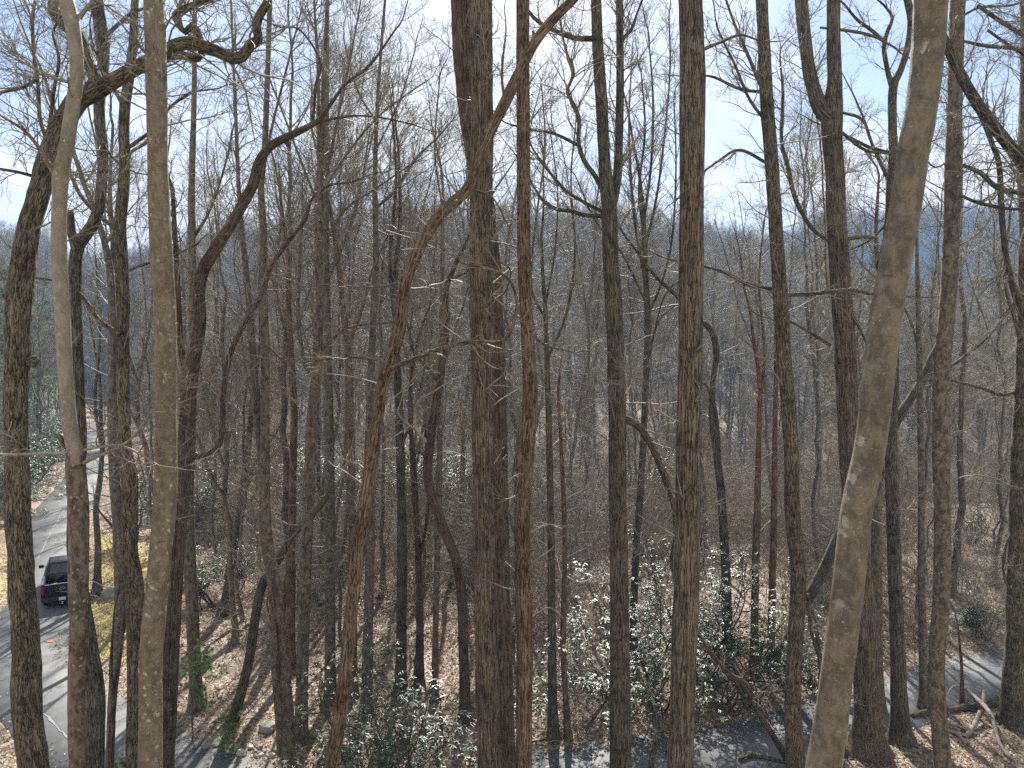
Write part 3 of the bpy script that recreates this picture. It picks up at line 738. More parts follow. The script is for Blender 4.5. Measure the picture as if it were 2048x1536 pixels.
traced("mottled grey stem between the bulging dark trunk and the kinked beech", M_GREY,
       [(222, 560, 14), (225, 650, 16), (225, 800, 19), (229, 950, 20), (235, 1040, 20), (240, 1150, 21), (238, 1240, 17), (230, 1330, 17), (222, 1440, 15), (221, 1536, 14)],
       [{"p": [(236, 1290, 9), (246, 1260, 12), (247, 1200, 12), (246, 1100, 9)], "dy": 0.3}, {"p": [(222, 565, 13), (226, 480, 11), (220, 380, 9), (226, 250, 6)]}], Y=22, seed=6, ntr=12, tl=2.4)
traced("reddish dark tree curving up to the right from behind the lichen-spotted trunk", M_REDD,
       [(640, 240, 10), (600, 262, 13), (562, 280, 16), (537, 296, 17), (516, 330, 19), (508, 366, 20), (485, 410, 20), (460, 452, 21), (430, 500, 22), (407, 540, 23), (398, 590, 23), (400, 640, 24), (393, 690, 25), (381, 740, 30), (376, 800, 29),
        (370, 900, 32), (360, 1000, 35), (352, 1100, 34), (340, 1300, 35), (330, 1536, 36)],
       [{"p": [(378, 745, 17), (365, 715, 13), (359, 650, 12), (355, 560, 11), (352, 500, 10), (345, 380, 8)]}, {"p": [(640, 240, 9), (690, 170, 7), (740, 130, 6), (790, 60, 4)]}, {"p": [(625, 250, 7), (632, 170, 7), (640, 120, 6), (600, 60, 5), (565, 55, 4)]},
        {"p": [(570, 282, 12), (578, 292, 8)], "stub": 1}, {"p": [(366, 915, 13), (405, 912, 13), (437, 893, 12), (444, 850, 12), (447, 790, 11), (455, 730, 12), (472, 680, 11), (505, 620, 11), (522, 590, 10), (545, 530, 9), (580, 478, 9), (610, 440, 8), (622, 402, 7), (655, 372, 6), (700, 365, 4)], "dy": 1.5},
        {"p": [(640, 243, 6), (700, 232, 5), (760, 235, 4), (830, 250, 3)]}], Y=20, seed=7, ntr=8, nlm=2.2, top=0, tw=(0.0, 0.6))
traced("brown blotchy trunk just right of the reddish curving tree", M_MAPLE,
       [(390, 0, 8), (388, 200, 10), (383, 400, 13), (386, 600, 16), (384, 800, 18), (378, 960, 20), (377, 1024, 21), (381, 1150, 24), (386, 1250, 24), (390, 1350, 24), (393, 1420, 25)],
       [{"p": [(384, 480, 8), (420, 420, 6), (450, 330, 5), (470, 240, 3)]}, {"p": [(386, 560, 7), (350, 480, 6), (330, 400, 4)]}], base_on_ground=True, seed=8, ntr=18, tl=2.4)
traced("twin brown stems joined low, left of centre, the left one split by a dark seam", M_MAPLE,
       [(540, 0, 9), (536, 120, 10), (532, 240, 11), (528, 320, 11), (522, 370, 13), (526, 440, 14), (527, 512, 15), (528, 620, 16), (530, 740, 17), (530, 860, 18), (530, 1000, 21), (533, 1080, 24), (545, 1150, 25), (555, 1220, 26), (565, 1320, 27), (573, 1420, 28), (579, 1536, 29)],
       [{"p": [(562, 1510, 17), (558, 1430, 17), (550, 1330, 16), (545, 1240, 12), (540, 1160, 6)], "dy": -0.3, "stub": 1}, {"p": [(530, 1000, 16), (514, 820, 16), (502, 660, 14), (492, 540, 12), (480, 420, 9), (470, 200, 6), (462, 0, 4)], "dy": 0.8},
        {"p": [(524, 360, 7), (545, 250, 6), (575, 130, 5), (600, 30, 3)]}], Y=22, seed=9, ntr=16, tl=2.2)
traced("straight brown trunk with many rising stems, right of the twin stems", M_MAPLE,
       [(655, 0, 7), (650, 120, 9), (645, 240, 11), (640, 360, 13), (637, 512, 16), (640, 600, 17), (636, 680, 19), (633, 750, 21), (626, 820, 23), (621, 920, 23), (616, 1024, 23), (611, 1150, 23), (607, 1260, 23), (604, 1380, 24), (600, 1536, 25)],
       [{"p": [(634, 760, 12), (614, 740, 11), (602, 690, 10), (596, 620, 9), (600, 512, 8), (605, 420, 5)]}, {"p": [(620, 740, 9), (640, 705, 8), (680, 665, 7), (720, 650, 5), (780, 645, 4)]}, {"p": [(640, 400, 9), (637, 270, 8), (636, 140, 7), (628, 0, 5)]},
        {"p": [(642, 430, 8), (658, 330, 7), (675, 240, 6), (700, 120, 5), (722, 0, 3)]}, {"p": [(640, 420, 7), (605, 330, 6), (575, 250, 5), (540, 160, 4)]}, {"p": [(645, 380, 6), (700, 300, 5), (760, 230, 4), (840, 170, 3)]}, {"p": [(640, 500, 6), (690, 420, 5), (740, 385, 4), (820, 330, 3)]}],
       Y=24, seed=10, ntr=22, tl=2.6, nlm=2.4)
traced("patchy grey-barked trunk close behind the straight brown trunk of many stems", M_GREY,
       [(656, 0, 6), (654, 180, 8), (652, 360, 11), (652, 520, 14), (655, 700, 17), (658, 850, 19), (660, 1000, 20), (660, 1150, 21), (660, 1300, 22), (662, 1405, 23)],
       [{"p": [(655, 560, 7), (690, 480, 6), (720, 380, 5), (740, 260, 3)]}], base_on_ground=True, seed=11, ntr=22, tl=2.6)
traced("slim brown trunk, first left of the leaning orange-brown trunk at mid height", M_MAPLE,
       [(640, 330, 6), (662, 430, 8), (675, 512, 11), (686, 610, 12), (697, 720, 14), (700, 800, 14), (703, 900, 15), (704, 1024, 15), (705, 1200, 16), (708, 1395, 17)],
       [{"p": [(694, 700, 8), (730, 600, 7), (745, 540, 5), (790, 440, 4)]}], base_on_ground=True, seed=12, ntr=20, tl=2.4, name="young_tree")
traced("slim brown trunk crossed low by the leaning orange-brown trunk", M_GREY,
       [(770, 0, 5), (755, 200, 7), (750, 360, 10), (752, 512, 12), (747, 620, 13), (743, 720, 14), (740, 800, 15), (737, 920, 17), (740, 1024, 18), (738, 1200, 19), (735, 1300, 20), (733, 1432, 22)],
       [{"p": [(748, 420, 7), (790, 380, 7), (830, 320, 6), (880, 270, 4), (905, 240, 3)]}, {"p": [(750, 240, 5), (715, 180, 5), (690, 90, 4)]}, {"p": [(752, 300, 5), (800, 200, 4), (830, 100, 3)]}], base_on_ground=True, seed=13, ntr=22, tl=2.4)
traced("orange-brown trunk leaning far to the right, from bottom left of centre to the top", M_SOUR,
       [(1145, 0, 17), (1110, 35, 19), (1070, 84, 20), (1040, 142, 21), (1010, 205, 22), (985, 255, 20), (965, 302, 21), (947, 350, 22), (930, 384, 23), (880, 430, 24), (846, 480, 23), (830, 516, 23), (812, 565, 23), (800, 650, 25), (781, 722, 28), (765, 772, 25),
        (752, 850, 26), (740, 940, 27), (727, 1024, 27), (711, 1150, 27), (700, 1250, 27), (690, 1350, 27), (678, 1440, 28), (662, 1536, 30)],
       [{"p": [(783, 735, 14), (828, 718, 11), (880, 698, 10), (940, 684, 10), (1000, 684, 9), (1021, 660, 8), (1034, 610, 7), (1020, 562, 6), (985, 540, 5), (940, 530, 3)], "dy": -1.2}, {"p": [(775, 722, 7), (720, 716, 6), (670, 716, 5), (600, 725, 3)]},
        {"p": [(1010, 205, 8), (1004, 150, 6), (1012, 60, 4)]}, {"p": [(1070, 85, 10), (1066, 62, 8)], "stub": 1}, {"p": [(940, 375, 5), (985, 395, 4), (1010, 440, 3)]}, {"p": [(815, 550, 6), (780, 570, 5), (730, 575, 4)]}], Y=14, seed=14, sides=20, ntr=12, lump=0.09, twig=M_TWIGR, tl=1.4)
traced("broad tall dark trunk in the centre, furrowed, with a second trunk close behind", M_POPLAR,
       [(962, 0, 45), (963, 120, 45), (964, 250, 45), (962, 380, 45), (962, 512, 45), (965, 700, 46), (965, 850, 44), (970, 1024, 43), (971, 1200, 45), (976, 1400, 48), (982, 1536, 54)],
       [{"p": [(990, 520, 5), (1012, 530, 5), (1022, 545, 4), (1015, 575, 3)]}], Y=16, seed=15, sides=30, lump=0.07, ntr=18, tl=1.5, tw=(0.05, 0.7), twig=M_DEAD)
traced("tall trunk tilting left, half hidden behind the broad dark centre trunk", M_REDD,
       [(926, 0, 48), (930, 100, 48), (938, 200, 46), (952, 300, 45), (966, 400, 42), (980, 512, 40), (988, 620, 38), (994, 750, 36), (998, 900, 35), (1001, 1024, 34), (1004, 1200, 34), (1010, 1400, 36), (1014, 1536, 36)],
       [], Y=19, seed=16, sides=24, ntr=8)
traced("reddish-brown trunk with a slight bow, right of the broad centre trunk", M_SOUR,
       [(1046, 0, 25), (1046, 150, 26), (1047, 300, 26), (1048, 512, 27), (1052, 610, 26), (1057, 700, 27), (1060, 780, 30), (1057, 850, 31), (1050, 920, 34), (1045, 1024, 33), (1046, 1150, 32), (1049, 1300, 33), (1048, 1450, 33), (1047, 1536, 34)],
       [{"p": [(1058, 660, 5), (1090, 690, 5), (1150, 705, 4)]}], Y=16, seed=17, sides=22, ntr=16, lump=0.08, tl=1.6)
traced("dark ridged trunk splitting into two upright stems near the skyline, right of centre", M_DARK,
       [(1192, 0, 21), (1196, 100, 22), (1203, 200, 24), (1208, 300, 23), (1212, 360, 27), (1219, 420, 31), (1221, 512, 31), (1227, 600, 34), (1231, 700, 34), (1234, 800, 35), (1235, 900, 35), (1236, 1024, 36), (1238, 1150, 37), (1240, 1300, 40), (1241, 1450, 43), (1241, 1536, 46)],
       [{"p": [(1222, 425, 18), (1233, 365, 19), (1237, 300, 17), (1240, 200, 16), (1240, 100, 15), (1239, 0, 14), (1238, -120, 10)], "dy": 0.4}, {"p": [(1208, 385, 13), (1192, 355, 12), (1168, 320, 11), (1157, 285, 10), (1158, 240, 10), (1148, 210, 9), (1135, 183, 8), (1147, 145, 7), (1135, 110, 6), (1128, 85, 5), (1118, 30, 4)]},
        {"p": [(1208, 432, 11), (1170, 430, 11), (1142, 422, 10), (1112, 418, 9), (1085, 400, 7), (1072, 380, 5)]}, {"p": [(1208, 425, 9), (1160, 400, 8), (1125, 375, 8), (1090, 332, 7), (1062, 290, 5), (1050, 240, 4)]}, {"p": [(1186, 77, 14), (1150, 76, 12), (1110, 62, 10), (1075, 42, 9), (1055, 20, 7)]},
        {"p": [(1245, 836, 16), (1272, 848, 16), (1292, 872, 15), (1312, 910, 14), (1332, 960, 14), (1348, 1010, 13), (1353, 1060, 11)], "dy": 0.6}, {"p": [(1244, 78, 8), (1262, 60, 9), (1275, 25, 6)]}, {"p": [(1155, 290, 8), (1110, 268, 7), (1060, 258, 6), (1024, 250, 4)]}], Y=18, seed=18, sides=24, lump=0.07, ntr=10, nlm=3.0)
traced("thick straight trunk of coarse vertical bark, the widest right of centre", M_POPLAR,
       [(1381, 0, 46), (1384, 100, 48), (1385, 200, 50), (1383, 400, 48), (1382, 512, 49), (1381, 700, 48), (1378, 850, 50), (1376, 1024, 51), (1372, 1200, 51), (1368, 1300, 51), (1365, 1400, 51), (1360, 1536, 52)],
       [{"p": [(1390, 105, 9), (1440, 85, 7), (1480, 70, 6), (1515, 80, 4)], "dy": 1.5}, {"p": [(1380, 550, 5), (1330, 590, 4), (1300, 700, 3)]}], Y=14, seed=19, sides=32, lump=0.05, ntr=10, tl=1.3)
traced("small crooked dark tree bowing out beside the thick coarse-barked trunk", M_DARK,
       [(1404, 646, 10), (1415, 652, 11), (1427, 672, 12), (1433, 710, 13), (1428, 745, 11), (1424, 790, 12), (1425, 850, 13), (1433, 910, 14), (1442, 980, 16), (1447, 1060, 17), (1451, 1130, 18), (1455, 1230, 19), (1458, 1330, 20)],
       [{"p": [(1440, 960, 8), (1437, 880, 8), (1430, 815, 7), (1415, 775, 6), (1405, 765, 5)]}], base_on_ground=True, seed=20, ntr=9, tl=1.6, fine=0.8, name="young_tree")
traced("dark wavering trunk left of the forked tree, its foot at the lower road", M_OAK,
       [(1523, 0, 23), (1528, 100, 24), (1533, 200, 25), (1541, 300, 26), (1549, 420, 26), (1555, 512, 27), (1561, 600, 28), (1567, 700, 28), (1575, 800, 28), (1582, 900, 29), (1585, 1024, 30), (1596, 1130, 31), (1597, 1180, 31), (1591, 1270, 31), (1586, 1400, 32), (1591, 1536, 35)],
       [{"p": [(1555, 580, 10), (1500, 570, 9), (1450, 545, 8), (1405, 532, 6)]}, {"p": [(1562, 590, 11), (1620, 588, 10), (1660, 583, 9), (1700, 580, 8), (1740, 588, 7)]}, {"p": [(1527, 185, 9), (1500, 120, 8), (1470, 50, 6), (1452, 0, 5)]}, {"p": [(1532, 185, 8), (1480, 178, 7), (1430, 155, 6), (1400, 150, 4)]},
        {"p": [(1540, 330, 8), (1480, 300, 7), (1440, 320, 6), (1405, 345, 5)]}, {"p": [(1546, 260, 8), (1500, 200, 7), (1470, 130, 6), (1450, 90, 5)]}, {"p": [(1590, 1210, 14), (1615, 1190, 10), (1622, 1260, 9), (1640, 1320, 8)], "dy": 0.3}], Y=21.5, seed=21, sides=22, lump=0.08, ntr=12, nlm=2.6)
traced("dark trunk slanting steeply up to the right behind the pale leaning trunk", M_DARK,
       [(1905, 640, 12), (1870, 705, 15), (1838, 772, 17), (1800, 830, 18), (1762, 900, 19), (1720, 985, 20), (1680, 1070, 22), (1640, 1155, 22), (1612, 1205, 22), (1580, 1275, 22), (1545, 1330, 24)],
       [{"p": [(1790, 850, 9), (1770, 930, 8), (1740, 1040, 7)], "dy": 0.5}, {"p": [(1850, 750, 9), (1890, 740, 8), (1960, 690, 6)]}], base_on_ground=True, seed=22, ntr=10, top=0, flare=0.1)
traced("tall forked trunk with a flaring dark foot, crossed low by the pale leaning trunk", M_POPLAR,
       [(1667, 0, 25), (1667, 80, 26), (1669, 160, 28), (1664, 225, 40), (1664, 280, 39), (1670, 350, 37), (1673, 450, 38), (1677, 512, 40), (1683, 600, 40), (1690, 700, 41), (1694, 800, 41), (1699, 900, 42), (1706, 1000, 42), (1716, 1100, 44), (1726, 1200, 46), (1732, 1300, 48), (1735, 1400, 50), (1737, 1506, 54)],
       [{"p": [(1660, 240, 30), (1640, 215, 30), (1628, 180, 27), (1618, 140, 25), (1610, 80, 24), (1602, 0, 24), (1590, -150, 18)], "dy": 0.6}, {"p": [(1640, 55, 5), (1700, 62, 7), (1745, 72, 6), (1790, 95, 4)]}, {"p": [(1650, 478, 6), (1620, 452, 9), (1590, 395, 10), (1575, 330, 10), (1563, 280, 8), (1566, 190, 7), (1560, 120, 4)], "dy": 1.2},
        {"p": [(1690, 478, 10), (1730, 473, 9), (1752, 476, 9)], "stub": 1}, {"p": [(1682, 600, 9), (1710, 640, 7), (1740, 700, 5)]}, {"p": [(1660, 690, 8), (1620, 665, 7), (1585, 645, 5)]}, {"p": [(1684, 265, 7), (1730, 300, 7), (1775, 307, 5)]}, {"p": [(1684, 225, 6), (1725, 240, 7), (1745, 290, 6), (1770, 340, 4)]}],
       base_on_ground=True, seed=23, sides=28, lump=0.07, ntr=10, flare=0.42)
traced("smooth pale leaning trunk slanting up to the top right, nearest of all", M_BEECH2,
       [(1862, 0, 61), (1856, 100, 60), (1845, 200, 58), (1827, 300, 58), (1813, 400, 58), (1792, 512, 58), (1769, 650, 59), (1752, 800, 59), (1739, 900, 59), (1713, 1024, 59), (1693, 1200, 60), (1674, 1350, 61), (1661, 1450, 64), (1647, 1536, 67)],
       [], Y=6.2, seed=24, sides=32, lump=0.05, ntr=0, top=7, stubs=[(1798, 300, 10, 170)])
traced("dark trunk forking high into a narrow Y, its foot right of the flaring forked trunk", M_DARK,
       [(1815, 0, 14), (1822, 40, 14), (1816, 90, 13), (1801, 140, 13), (1786, 175, 16), (1785, 250, 16), (1787, 300, 17), (1784, 350, 18), (1780, 420, 18), (1776, 500, 19), (1780, 620, 21), (1786, 720, 22), (1784, 820, 22), (1782, 900, 24), (1785, 1024, 26), (1789, 1150, 27), (1793, 1250, 28), (1797, 1350, 30), (1802, 1482, 34)],
       [{"p": [(1785, 180, 12), (1775, 140, 11), (1768, 95, 10), (1776, 60, 9), (1785, 35, 7), (1768, 10, 5)]}, {"p": [(1770, 85, 8), (1745, 62, 8), (1715, 40, 7), (1690, 10, 5)]}, {"p": [(1780, 306, 9), (1740, 295, 8), (1700, 275, 6)]}, {"p": [(1776, 360, 7), (1745, 290, 7), (1725, 230, 5)]}, {"p": [(1780, 440, 7), (1740, 480, 6), (1700, 500, 4)]}],
       base_on_ground=True, seed=25, sides=20, ntr=12, flare=0.4)
traced("orange-tinged straight trunk at the right, in front of the lower road", M_MAPLE,
       [(1915, 0, 28), (1912, 100, 27), (1910, 200, 27), (1905, 350, 29), (1901, 512, 30), (1892, 650, 29), (1884, 750, 30), (1882, 900, 31), (1885, 1024, 30), (1884, 1150, 31), (1881, 1220, 31), (1874, 1300, 30), (1874, 1400, 31), (1882, 1480, 32), (1886, 1536, 33)],
       [{"p": [(1928, 30, 6), (1960, 15, 6), (2010, 12, 5), (2048, 5, 4)]}, {"p": [(1900, 320, 5), (1870, 335, 4), (1845, 310, 3)]}], Y=18, seed=26, sides=22, lump=0.08, ntr=14, tl=1.6)
traced("stout mossy trunk standing at the right edge beside the fallen log", M_OAK,
       [(2052, 500, 26), (2050, 640, 27), (2046, 760, 29), (2040, 900, 31), (2036, 1024, 33), (2033, 1150, 34), (2030, 1250, 35), (2027, 1350, 36), (2026, 1448, 40)],
       [{"p": [(2040, 780, 8), (2005, 790, 8), (1960, 775, 7), (1900, 760, 5)]}, {"p": [(2036, 1050, 6), (2012, 1090, 7), (2008, 1150, 6), (2030, 1200, 5)]}, {"p": [(2045, 700, 10), (2030, 640, 8), (2010, 560, 7), (2020, 430, 5)]}, {"p": [(2052, 500, 22), (2046, 330, 20), (2050, 100, 16), (2040, -100, 12)]}], base_on_ground=True, seed=27, sides=20, ntr=16, flare=0.38, tw=(0, 0.8))
traced("grey tree sending a heavy limb down across the top right corner", M_DARK,
       [(2075, 0, 20), (2078, 150, 24), (2082, 300, 28), (2086, 500, 30), (2090, 800, 33), (2095, 1100, 36), (2100, 1400, 40), (2100, 1536, 42)],
       [{"p": [(2086, 400, 26), (2048, 330, 24), (2012, 282, 23), (1972, 232, 22), (1935, 175, 20), (1900, 105, 18), (1882, 60, 16), (1872, 0, 12)], "dy": -1.0}, {"p": [(1940, 205, 8), (1958, 225, 10), (1975, 262, 11), (1985, 290, 11), (1998, 330, 12), (2003, 420, 13), (2012, 512, 13), (2040, 620, 14), (2082, 700, 14)], "dy": 1.0},
        {"p": [(1925, 330, 8), (1960, 345, 10), (1995, 375, 11), (2048, 388, 10)]}, {"p": [(1925, 82, 6), (1975, 92, 8), (2048, 98, 8)]}, {"p": [(1920, 390, 6), (1955, 405, 8), (2000, 415, 8)]}, {"p": [(1975, 60, 6), (2010, 85, 6), (2048, 110, 5)]}, {"p": [(1955, 10, 8), (1990, 35, 9), (2048, 72, 9)]}], Y=17, seed=28, ntr=8, nlm=3.0)
traced("thin grey pole-like trunk between the orange-tinged trunk and the Y-forked trunk", M_GREY,
       [(1835, 560, 8), (1838, 680, 11), (1840, 800, 12), (1842, 900, 13), (1842, 1024, 13), (1843, 1150, 14), (1845, 1260, 15), (1848, 1418, 18)],
       [{"p": [(1838, 700, 5), (1820, 640, 5), (1800, 600, 4)]}, {"p": [(1838, 690, 4), (1845, 650, 4), (1870, 620, 3)]}], base_on_ground=True, seed=29, ntr=16, tl=1.8, name="young_tree")
traced("brown trunk standing behind the flaring forked trunk", M_MAPLE,
       [(1756, 700, 14), (1755, 850, 17), (1753, 1024, 20), (1753, 1150, 21), (1754, 1300, 22), (1757, 1425, 24)], [{"p": [(1756, 705, 13), (1762, 600, 11), (1752, 480, 9), (1758, 350, 5)]}], base_on_ground=True, seed=30, ntr=10, tl=2)
traced("brown sapling trunk immediately left of the dark wavering trunk", M_SOUR,
       [(1553, 700, 8), (1550, 850, 10), (1548, 1024, 13), (1545, 1150, 14), (1543, 1250, 15), (1541, 1345, 16)], [], base_on_ground=True, seed=31, ntr=14, tl=2.0, name="young_tree")
traced("reddish thin trunk midway between the thick coarse-barked trunk and the wavering one", M_SOUR,
       [(1520, 800, 9), (1517, 900, 11), (1514, 1024, 14), (1511, 1150, 15), (1509, 1250, 16), (1508, 1345, 17)], [{"p": [(1520, 805, 8), (1528, 700, 7), (1518, 560, 5), (1530, 430, 3)]}], base_on_ground=True, seed=32, ntr=14, tl=2.0, name="young_tree")
traced("thin dark stem rising right behind the ridged two-stemmed trunk", M_DARK,
       [(1286, 420, 8), (1290, 520, 11), (1295, 640, 12), (1291, 780, 13), (1286, 900, 13), (1279, 1010, 14), (1272, 1100, 14), (1268, 1210, 15), (1266, 1330, 17)], [{"p": [(1292, 740, 7), (1305, 680, 7), (1318, 640, 6), (1350, 610, 4)]}, {"p": [(1288, 470, 7), (1278, 380, 6), (1290, 260, 5), (1282, 140, 3)]}, {"p": [(1292, 640, 7), (1325, 560, 6), (1345, 470, 5), (1352, 330, 4), (1348, 200, 3)]}, {"p": [(1290, 560, 8), (1268, 430, 7), (1258, 260, 5), (1264, 110, 3)]}, {"p": [(1289, 500, 7), (1312, 400, 6), (1328, 280, 5), (1340, 140, 4), (1338, 30, 3)]}, {"p": [(1287, 450, 7), (1302, 330, 6), (1306, 200, 5), (1296, 60, 3)]}, {"p": [(1290, 600, 6), (1240, 500, 5), (1190, 440, 4), (1150, 350, 3)]}], base_on_ground=True, seed=33, ntr=16, tl=2.0)
traced("thin orange sapling with low pale twigs, right of the bowed reddish-brown trunk", M_SOUR,
       [(1118, 820, 6), (1124, 920, 8), (1128, 1024, 10), (1130, 1100, 10), (1128, 1200, 11), (1126, 1290, 12), (1131, 1390, 12), (1136, 1478, 13)], [{"p": [(1128, 1150, 4), (1160, 1165, 4), (1200, 1150, 3)], "bark": M_DEAD}, {"p": [(1128, 1060, 4), (1095, 1050, 4), (1060, 1065, 3)], "bark": M_DEAD}, {"p": [(1130, 1240, 4), (1100, 1215, 4), (1072, 1228, 3)], "bark": M_DEAD}],
       base_on_ground=True, seed=34, ntr=18, tl=1.8, twig=M_DEAD, name="young_tree", tw=(0, 0.8))
traced("dark slender trunk with a green mossy foot, right of the bowed reddish-brown trunk", M_DARK,
       [(1090, 600, 8), (1095, 750, 11), (1099, 900, 13), (1101, 1024, 14), (1103, 1150, 15), (1104, 1300, 17), (1106, 1478, 20)], [{"p": [(1092, 640, 7), (1062, 570, 6), (1072, 440, 5), (1090, 300, 4), (1084, 180, 3)]}, {"p": [(1095, 720, 7), (1135, 620, 6), (1150, 500, 5), (1142, 360, 4), (1152, 240, 3)]}, {"p": [(1091, 610, 6), (1110, 500, 5), (1115, 380, 4), (1100, 260, 3)]}], base_on_ground=True, seed=35, ntr=14, tl=2.2)
traced("small S-curved dark tree with a pale dead fork, left of the broad centre trunk", M_REDD,
       [(930, 490, 7), (908, 535, 10), (892, 580, 11), (894, 640, 12), (889, 700, 14), (880, 760, 16), (871, 812, 17), (861, 880, 18), (855, 945, 19), (863, 990, 19), (878, 1030, 20), (897, 1080, 20), (915, 1130, 20), (924, 1200, 20), (927, 1300, 20), (930, 1400, 21), (930, 1445, 22)],
       [{"p": [(856, 885, 10), (838, 868, 9), (830, 845, 8), (832, 815, 8), (842, 797, 7), (852, 793, 4)], "bark": M_DEAD}, {"p": [(876, 765, 10), (858, 738, 9), (830, 708, 8), (820, 670, 6), (808, 620, 4)]}, {"p": [(838, 865, 6), (812, 845, 5), (795, 825, 4), (800, 810, 3)], "bark": M_DEAD}, {"p": [(900, 560, 6), (940, 540, 5), (965, 510, 3)]}], base_on_ground=True, seed=36, ntr=8, tl=1.6)
traced("thin upright brown stem behind the S-curved dark tree", M_MAPLE,
       [(886, 380, 6), (885, 512, 8), (882, 700, 10), (880, 850, 11), (878, 1000, 12), (874, 1130, 12), (871, 1280, 13), (869, 1405, 14)], [{"p": [(885, 420, 5), (870, 300, 4), (880, 150, 3)]}], base_on_ground=True, seed=37, ntr=18, tl=2.0, name="young_tree")
traced("dark trunk standing in shade left of the S-curved dark tree", M_DARK,
       [(790, 640, 13), (797, 800, 16), (802, 950, 18), (804, 1100, 20), (803, 1250, 21), (801, 1390, 24)], [{"p": [(791, 650, 10), (780, 520, 9), (792, 360, 6), (782, 200, 4)]}, {"p": [(800, 900, 7), (830, 820, 6), (850, 730, 4)]}], base_on_ground=True, seed=38, ntr=16, tl=2.2)
traced("dark stem forking upward in a narrow V, between two shaded trunks left of centre", M_REDD,
       [(820, 820, 8), (828, 950, 12), (834, 1060, 13), (838, 1160, 14), (840, 1270, 16), (838, 1378, 19)], [{"p": [(836, 1130, 8), (852, 1050, 8), (858, 960, 6), (850, 850, 4)]}], base_on_ground=True, seed=39, ntr=16, tl=2.0, name="young_tree")
traced("leaning dark trunk slanting down left to the sunlit leafy slope", M_DARK,
       [(660, 985, 10), (625, 1030, 13), (592, 1062, 15), (556, 1120, 16), (527, 1165, 17), (512, 1225, 18), (500, 1310, 19), (484, 1380, 19), (466, 1440, 21)], [], base_on_ground=True, seed=40, ntr=8, tl=1.6, top=0, flare=0.15)
traced("slightly tilted dark trunk above the laurel on the left slope", M_DARK,
       [(505, 800, 9), (494, 920, 13), (480, 1024, 16), (465, 1110, 17), (455, 1180, 18), (448, 1232, 20)], [{"p": [(480, 1020, 8), (500, 950, 7), (525, 900, 5)]}], base_on_ground=True, seed=41, ntr=12, tl=2.0)
traced("brown slender tree left of the twin stems, with a long pale drooping dead branch", M_SOUR,
       [(575, 560, 9), (582, 700, 12), (588, 820, 14), (586, 950, 15), (583, 1100, 17), (582, 1250, 18), (584, 1350, 20)], [{"p": [(588, 1060, 6), (640, 1010, 7), (672, 970, 6), (690, 940, 5), (700, 905, 4)], "bark": M_DEAD, "dy": -3}, {"p": [(586, 900, 4), (545, 870, 4), (500, 860, 3)]}], base_on_ground=True, seed=42, ntr=18, tl=2.2)
traced("young dark stem standing on the yellow mossy bank beside the parked truck", M_DARK,
       [(205, 900, 9), (200, 960, 10), (192, 1020, 11), (196, 1090, 12), (195, 1150, 14), (193, 1192, 17)], [{"p": [(205, 905, 8), (190, 800, 7), (200, 680, 6), (192, 520, 4)]}], base_on_ground=True, seed=43, ntr=8, tl=1.6)
# ------------------------------------------------------------------ the wood beyond the road: each tree its own object
rng = np.random.default_rng(77)
TAKEN = [(o.location.x, o.location.y) for o in COL.objects if o.get("category") == "tree"]
def clear_of_road_view(x, y):
    px = 1024 + FPX * x / y
    if px < 262 and y < 150 and -0.70 * y - 3 < x < -0.42 * y: 
        # keep the view along the road and onto the truck open
        c = np.interp(y, RD[::-1, 1][np.argsort(RD[::-1, 1])], RD[::-1, 0][np.argsort(RD[::-1, 1])])
        return abs(x - c) > 4.5 and not (y < 38 and 60 < px < 175)
    return True
placed = []
def place_wood(n, kinds, weights, y0, y1, mind, ypow, pxr=(-60, 2110)):
    got, tries = 0, 0
    while got < n and tries < 60000:
        tries += 1
        y = y0 + (y1 - y0) * rng.random() ** ypow
        px = rng.uniform(*pxr); x = (px - 1024) / FPX * y
        rd = float(road_dist(np.array([x]), np.array([y]))[0])
        if rd < 1.4 or not clear_of_road_view(x, y): continue
        if 590 < px < 980 and y < 38 and rng.random() < 0.7: continue
        if 1190 < px < 1570 and y < 47 and rng.random() < 0.85: continue     # the laurels stand in a sunny gap
        if any((x - a) ** 2 + (y - b) ** 2 < mind * mind for a, b in placed): continue
        if any((x - a) ** 2 + (y - b) ** 2 < 1.1 for a, b in TAKEN): continue
        placed.append((x, y)); got += 1
        kd = KINDS[rng.choice(kinds, p=weights)]
        tr_me, cr_me = VAR[kd[3]][rng.integers(len(VAR[kd[3]]))]
        root = thing(kd[0], kd[1], "tree", (x, y, gz(x, y)), rng.uniform(0, 6.28), kd[2])
        s = rng.uniform(0.82, 1.18); root.scale = (s, s, s * rng.uniform(0.92, 1.1))
        root.rotation_euler = (rng.normal() * 0.03, rng.normal() * 0.03, root.rotation_euler[2])
        t_ = obj("trunk", tr_me, root); c_ = obj("crown", cr_me, root)
place_wood(74, [0, 1, 2, 3], [0.30, 0.06, 0.14, 0.50], 28, 52, 1.4, 0.65)
place_wood(6, [4], [1.0], 30, 44, 1.5, 1.0, (560, 910))
place_wood(4, [4], [1.0], 50, 62, 1.5, 1.0, (1040, 1360))
place_wood(128, [0, 1, 2, 3], [0.38, 0.10, 0.14, 0.38], 46, 112, 2.4, 0.75)

